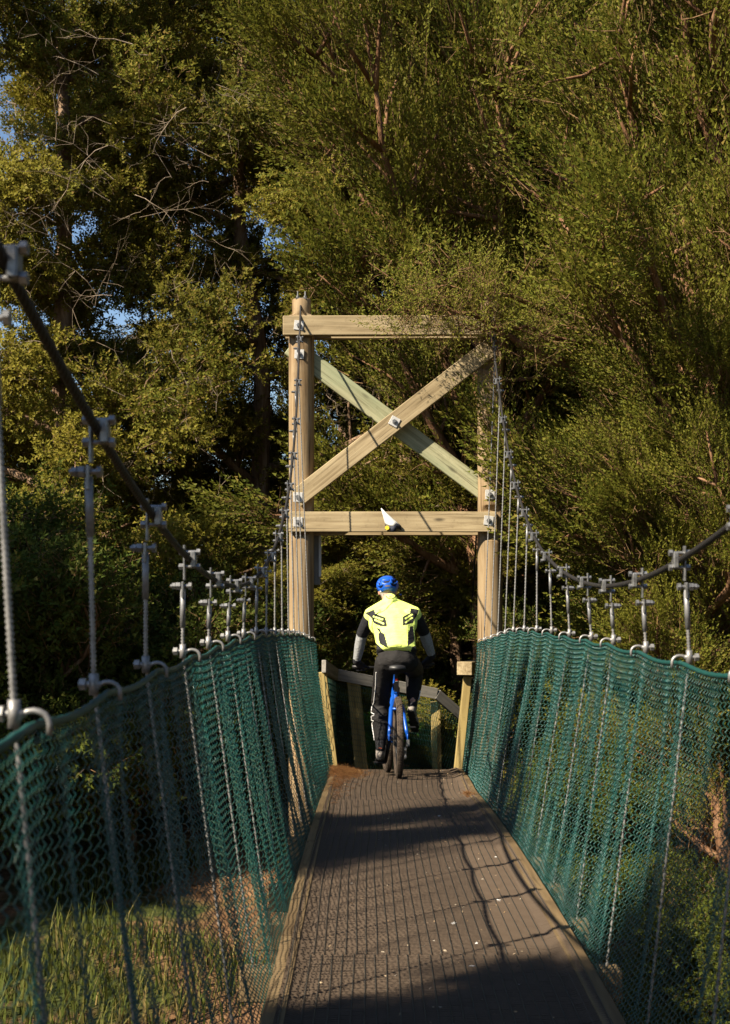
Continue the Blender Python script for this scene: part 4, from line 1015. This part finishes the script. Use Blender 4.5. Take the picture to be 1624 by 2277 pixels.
TREES = [
 ('totara_a', 'conifer_tree', -4.3, 17.5, 'bushy olive conifer in the left half, second trunk from the left frame edge', 1.0, .3, 1.0, (0, 0)),
 ('totara_open', 'conifer_tree', -1.9, 18.5, 'olive conifer with grey twigs just left of the timber tower', 1.02, 1.7, 1.05, (0, 0)),
 ('totara_open', 'conifer_tree', -8.2, 19.0, 'sparse conifer at the left frame edge with blue sky showing through', 1.0, 4.0, 1.0, (0, 0)),
 ('totara_a', 'conifer_tree', 1.15, 17.0, 'short bushy conifer just behind the right half of the crossed braces', .56, 1.1, .78, (0, 0)),
 ('totara_a', 'conifer_tree', -.35, 16.9, 'small bushy conifer just behind the left end of the lower crossbeam', .46, 3.1, .66, (0, 0)),
 ('dark_a', 'evergreen_tree', 1.0, 21.5, 'dark evergreen seen through the tower frame behind the bare stem', 1.0, 2.0, .9, (0, 0)),
 ('totara_high', 'conifer_tree', .62, 18.0, 'conifer with bare brown stem and dead branches behind the crossed braces', .72, .4, 1.0, (0, 0)),
 ('dark_a', 'evergreen_tree', 3.6, 21.5, 'tall dark evergreen behind the right tower post', 1.1, 5.0, 1.05, (0, 0)),
 ('totara_a', 'conifer_tree', 2.2, 25.0, 'tall olive conifer rising right of the tower top', 1.25, 3.3, 1.1, (0, 0)),
 ('totara_b', 'conifer_tree', 1.3, 23.5, 'olive conifer directly behind and above the tower top', 1.0, .6, 1.25, (0, 0)),
 ('dark_a', 'evergreen_tree', 7.5, 23.0, 'dark evergreen at the back of the right frame edge', 1.2, .2, 1.1, (0, 0)),
 ('kanuka_a', 'feathery_tree', 3.6, 13.5, 'feathery green tree hanging over the right top of the timber tower', 1.0, .4, 1.0, (.06, -.02)),
 ('kanuka_b', 'feathery_tree', 4.6, 15.2, 'feathery tree right of the tower with brown stems low down', 1.1, 2.2, 1.05, (0, 0)),
 ('kanuka_a', 'feathery_tree', 4.9, 17.8, 'tall feathery tree in the upper right corner', 1.2, 3.9, 1.1, (0, 0)),
 ('kanuka_a', 'feathery_tree', 1.35, 16.4, 'feathery tree reaching left over the middle of the top crossbeam', 1.12, 2.7, 1.05, (0, 0)),
 ('kanuka_b', 'feathery_tree', 2.6, 20.0, 'feathery tree behind and above the top crossbeam', 1.25, 5.1, 1.1, (0, 0)),
 ('kanuka_b', 'feathery_tree', 3.6, 12.6, 'low feathery tree beside the right cable and clamps', .72, 1.2, .85, (0, 0)),
 ('totara_b', 'conifer_tree', -3.7, 21.5, 'short olive conifer low behind the two front conifers on the left', 1.25, 2.9, .44, (0, 0)),
 ('totara_b', 'conifer_tree', -1.6, 22.5, 'short olive conifer low behind the left tower post', .9, 1.1, .52, (0, 0)),
 ('totara_high', 'conifer_tree', -3.5, 24.0, 'tall conifer with a high crown at the top of the left half', 1.0, 1.9, 1.0, (0, 0)),
 ('totara_high', 'conifer_tree', -.6, 27.0, 'tall conifer with a high crown at the top centre', 1.1, 3.9, 1.0, (0, 0)),
 ('dark_a', 'evergreen_tree', -6.3, 24.0, 'short dark evergreen low behind the left bushes', 1.1, 1.9, .42, (0, 0)),
 ('totara_b', 'conifer_tree', -4.7, -.2, 'narrow tall conifer beside the near end of the bridge', .50, 1.0, 1.32, (0, 0)),
 ('totara_a', 'conifer_tree', -4.0, .6, 'third narrow conifer beside the near end of the bridge, nearest the deck', .42, 2.2, 1.35, (0, 0)),
 ('totara_a', 'conifer_tree', -5.6, -1.0, 'second narrow tall conifer beside the near end of the bridge, farther out', .48, 3.0, 1.55, (0, 0)),
 ('totara_open', 'conifer_tree', -7.4, 2.2, 'slim tall conifer on the left bank shading the deck', .36, 2.0, 2.5, (0, 0)),
 ('totara_open', 'conifer_tree', -8.6, .4, 'slim tall conifer on the left bank farthest from the bridge', .3, 4.4, 3.1, (0, 0)),
 ('totara_a', 'conifer_tree', -9.5, 9.0, 'broad conifer on the left bank beside the bushes', .95, 5.0, .9, (0, 0)),
 ('totara_a', 'conifer_tree', -7.4, 11.2, 'squat conifer on the left bank between the broad conifer and the bushes', .80, .9, .42, (0, 0)),
 ('dark_a', 'evergreen_tree', 6.5, 5.0, 'dark evergreen added out of view on the right bank beside the middle of the bridge', 0.9, 1.0, 1.0, (0, 0)),  # from here on: out-of-view evergreens, added to block sky light
 ('dark_a', 'evergreen_tree', 7.5, -2.0, 'dark evergreen added out of view on the right bank behind the near end of the bridge', 1.0, 2.2, 1.0, (0, 0)),
 ('dark_a', 'evergreen_tree', 3.5, -7.5, 'dark evergreen added out of view right of the path behind the bridge', 1.0, 4.1, 1.0, (0, 0)),
 ('dark_a', 'evergreen_tree', 10.5, 13.5, 'dark evergreen added out of view, outermost on the right bank', 1.0, 0.5, 1.0, (0, 0)),
]
TOBJ = {}
for kind, nm, x, y, lab, s, rz, sz, ln in TREES: TOBJ[lab] = tree(kind, nm, x, y, lab, 'tree', s, rz, sz, ln)
def bough(tr, specs, leaf, barkm, seed):
    """extra boughs (world polylines) that belong to a tree"""
    rng = np.random.default_rng(seed); bpy.context.view_layer.update(); inv = tr.matrix_world.inverted(); C, O, Rr = [], [], []
    for pts, r, cr in specs:
        mb = MB()
        pts = [np.array(p) for p in pts]; pp = []
        for a, b in zip(pts[:-1], pts[1:]):
            for t in np.linspace(0, 1, 5)[:-1]: pp.append(a + (b - a) * t + rng.normal(0, .02, 3))
        pp.append(pts[-1]); k = len(pp); mb.tube([inv @ Vector(p) for p in pp], [max(.005, r * (1 - .8 * i / (k - 1))) for i in range(k)], 6)
        for i in range(k // 3, k):
            for q in range(2):
                d = unit(pp[i] - pp[i - 1] + 0.0); sdv = unit(d * .5 + rng.normal(0, .6, 3) + np.array([0, 0, .2])); e = pp[i] + sdv * rng.uniform(.15, .5)
                mb.tube([inv @ Vector(pp[i]), inv @ Vector((pp[i] + e) / 2 + rng.normal(0, .02, 3)), inv @ Vector(e)], [.008, .005, .003], 4)
                C.append(e); O.append(unit(sdv + d * .5)); Rr.append(cr * rng.uniform(.6, 1.2))
        mb.build('bough', M[barkm], tr, smooth=True)
    V, Fa, lmi = leaves(np.array(C), np.array(O), np.array(Rr), 11, 16, .045, .012, .30, flatz=.8, up=.5, rng=rng)
    im = np.array(inv); V = V @ im[:3, :3].T + im[:3, 3]
    link('bough_leaves', np_mesh('bough_leaves', V, Fa, [M[leaf], M['twig_brown']], lmi), tr)
def dead_branches(n, box, seed, r0=.0075):
    rng = np.random.default_rng(seed); segs = []
    for _ in range(n):
        p = np.array([rng.uniform(*b) for b in box]); d = unit(rng.normal(0, 1, 3) * np.array([1, .6, .7]) + np.array([0, -.35, .1])); L_ = rng.uniform(.25, 1.1); m = 5
        for i in range(m):
            q = p + d * L_ / m; r = r0 * L_ ** .5 * (1 - i / (m + 1)); segs.append((p, q, r))
            if i > 0:
                for _k in range(2):
                    e = unit(d * .8 + rng.normal(0, .7, 3)); l2 = L_ * rng.uniform(.12, .32); h = q + e * l2; segs.append((q, h, r * .55)); segs.append((h, h + unit(e + rng.normal(0, .5, 3)) * l2 * .6, r * .35))
            d = unit(d + rng.normal(0, .28, 3) + np.array([0, 0, -.05])); p = q
    A, B, r = map(np.array, zip(*segs)); V, Fq = seg_tubes(A, B, r, r * .75, n=3)
    return np_mesh('dead_branches', V, Fq, M['twig'])
DBM = dead_branches(70, ((-1.3, 1.5), (-1.4, .4), (1.2, 6.2)), 31); bpy.context.view_layer.update()
for lab, rz in (('conifer with bare brown stem and dead branches behind the crossed braces', 0), ('olive conifer with grey twigs just left of the timber tower', 2.6), ('bushy olive conifer in the left half, second trunk from the left frame edge', 4.2)):
    o = link('dead_branches', DBM, TOBJ[lab]); o['kind'] = 'stuff'; q = 1 / TOBJ[lab].scale[0]; o.scale = (q, q, q / (TOBJ[lab].scale[2] * q)); o.rotation_euler = (0, 0, -TOBJ[lab].rotation_euler[2] + (0 if rz == 0 else .15))
    if rz: o.location = (-.2, -1.6, 2.0) if rz < 3 else (.6, -1.4, 3.0)
KT = TOBJ['feathery green tree hanging over the right top of the timber tower']
bough(KT, [([at(1290, 830, 13.2), at(1160, 770, 12.6), at(1065, 705, 12.35), at(970, 680, 12.2), at(890, 695, 12.1)], .040, .18),
           ([at(1300, 770, 13.1), at(1170, 730, 12.6), at(1090, 725, 12.35), at(1040, 730, 12.3)], .03, .22), ([at(1260, 800, 13.1), at(1170, 790, 12.7), at(1105, 770, 12.4)], .025, .16),
           ([at(1250, 700, 13.0), at(1130, 660, 12.5), at(1030, 640, 12.3), at(900, 640, 12.2)], .03, .2)], 'leaf_kan', 'bark_red', 21)
SHR = [(-2.6, 14.2, 1.2, 'leafy bush behind the near left hangers, rightmost of the left bushes'), (-4.0, 13.4, 1.35, 'rounded green bush in the middle of the left bank'),
       (-5.4, 14.6, 1.5, 'wide green bush by the left frame edge'), (-1.5, 15.4, 1.0, 'small bush just left of the left tower post'), (2.7, 15.0, 1.0, 'bush in shade just right of the right tower post'),
       (.35, 18.2, 1.15, 'low bush behind the handrail left of the cyclist'), (1.5, 18.6, 1.1, 'low bush behind the handrail right of the cyclist'), (4.2, 10.5, .9, 'bush below the right net by the tower end'),
       
       (2.2, 8.2, .5, 'small bush seen through the middle of the right net'), (3.0, 6.6, .55, 'bush seen through the near half of the right net'), (1.9, 10.6, .6, 'bush close behind the far half of the right net'), (2.3, 5.2, .35, 'smallest bush beyond the near right net')]
for px, py, sc_, lab in ((645, 1990, 1.0, 'bright green leafy weed under the left pedal'), (885, 1960, .9, 'bright green leafy weed just right of the rear tyre')):
    q = c2(px, py, 15.3); t = tree('weed', 'weed', q.x, q.y, lab, 'weed', sc_, px, 1.0, (0, 0), 'weeds beyond the deck'); t.location.z = q.z
for i, (x, y, s, lab) in enumerate(SHR): tree('shrub', 'shrub', x, y, lab, 'shrub', s, i * 1.3, 1.0, (0, 0), 'shrubs on the bank')

# grass on the banks
def grass(n, xr_, yr_, h, name, label, keepf):
    x = RNG.uniform(*xr_, n); y = RNG.uniform(*yr_, n); k = keepf(x, y); x, y = x[k], y[k]; n = len(x)
    b = np.stack([x, y, gz(x, y)], 1); a = RNG.uniform(0, 6.28, n); hh = h * RNG.uniform(.35, 1.2, n)
    d = np.stack([np.cos(a), np.sin(a)], 1) * (hh * RNG.uniform(.1, .7, n))[:, None]
    w = np.stack([-np.sin(a), np.cos(a), 0 * a], 1) * RNG.uniform(.004, .011, n)[:, None]
    m1 = b + np.concatenate([d * .35, (hh * .6)[:, None]], 1); tp = b + np.concatenate([d, hh[:, None]], 1)
    V = np.stack([b - w, b + w, m1 + w * .7, m1 - w * .7, tp], 1).reshape(-1, 3); q = (np.arange(n) * 5)[:, None]
    Fa = np.concatenate([q + np.array([[0, 1, 2]]), q + np.array([[0, 2, 3]]), q + np.array([[3, 2, 4]])], 0)
    return tag(link(name, np_mesh(name, V, Fa, M['grass'])), label, 'grass', kind='stuff')
cl = lambda x, y: ((np.sin(x * 1.9 + 1.3 * np.sin(y * 1.1)) + np.sin(y * 1.6 + x * .7)) > .3)
grass(22000, (-7, -.7), (2.5, 14), .30, 'grass_bank', 'rough grass on the bank below the left net', cl)
grass(26000, (1.1, 8), (3.5, 14), .32, 'grass_bank', 'sunlit grass on the bank below the right net', cl)
print('tris', sum(sum(len(p.vertices) - 2 for p in me.polygons) for me in bpy.data.meshes if len(me.polygons) < 5000) + sum(len(me.loops) - 2 * len(me.polygons) for me in bpy.data.meshes if len(me.polygons) >= 5000))
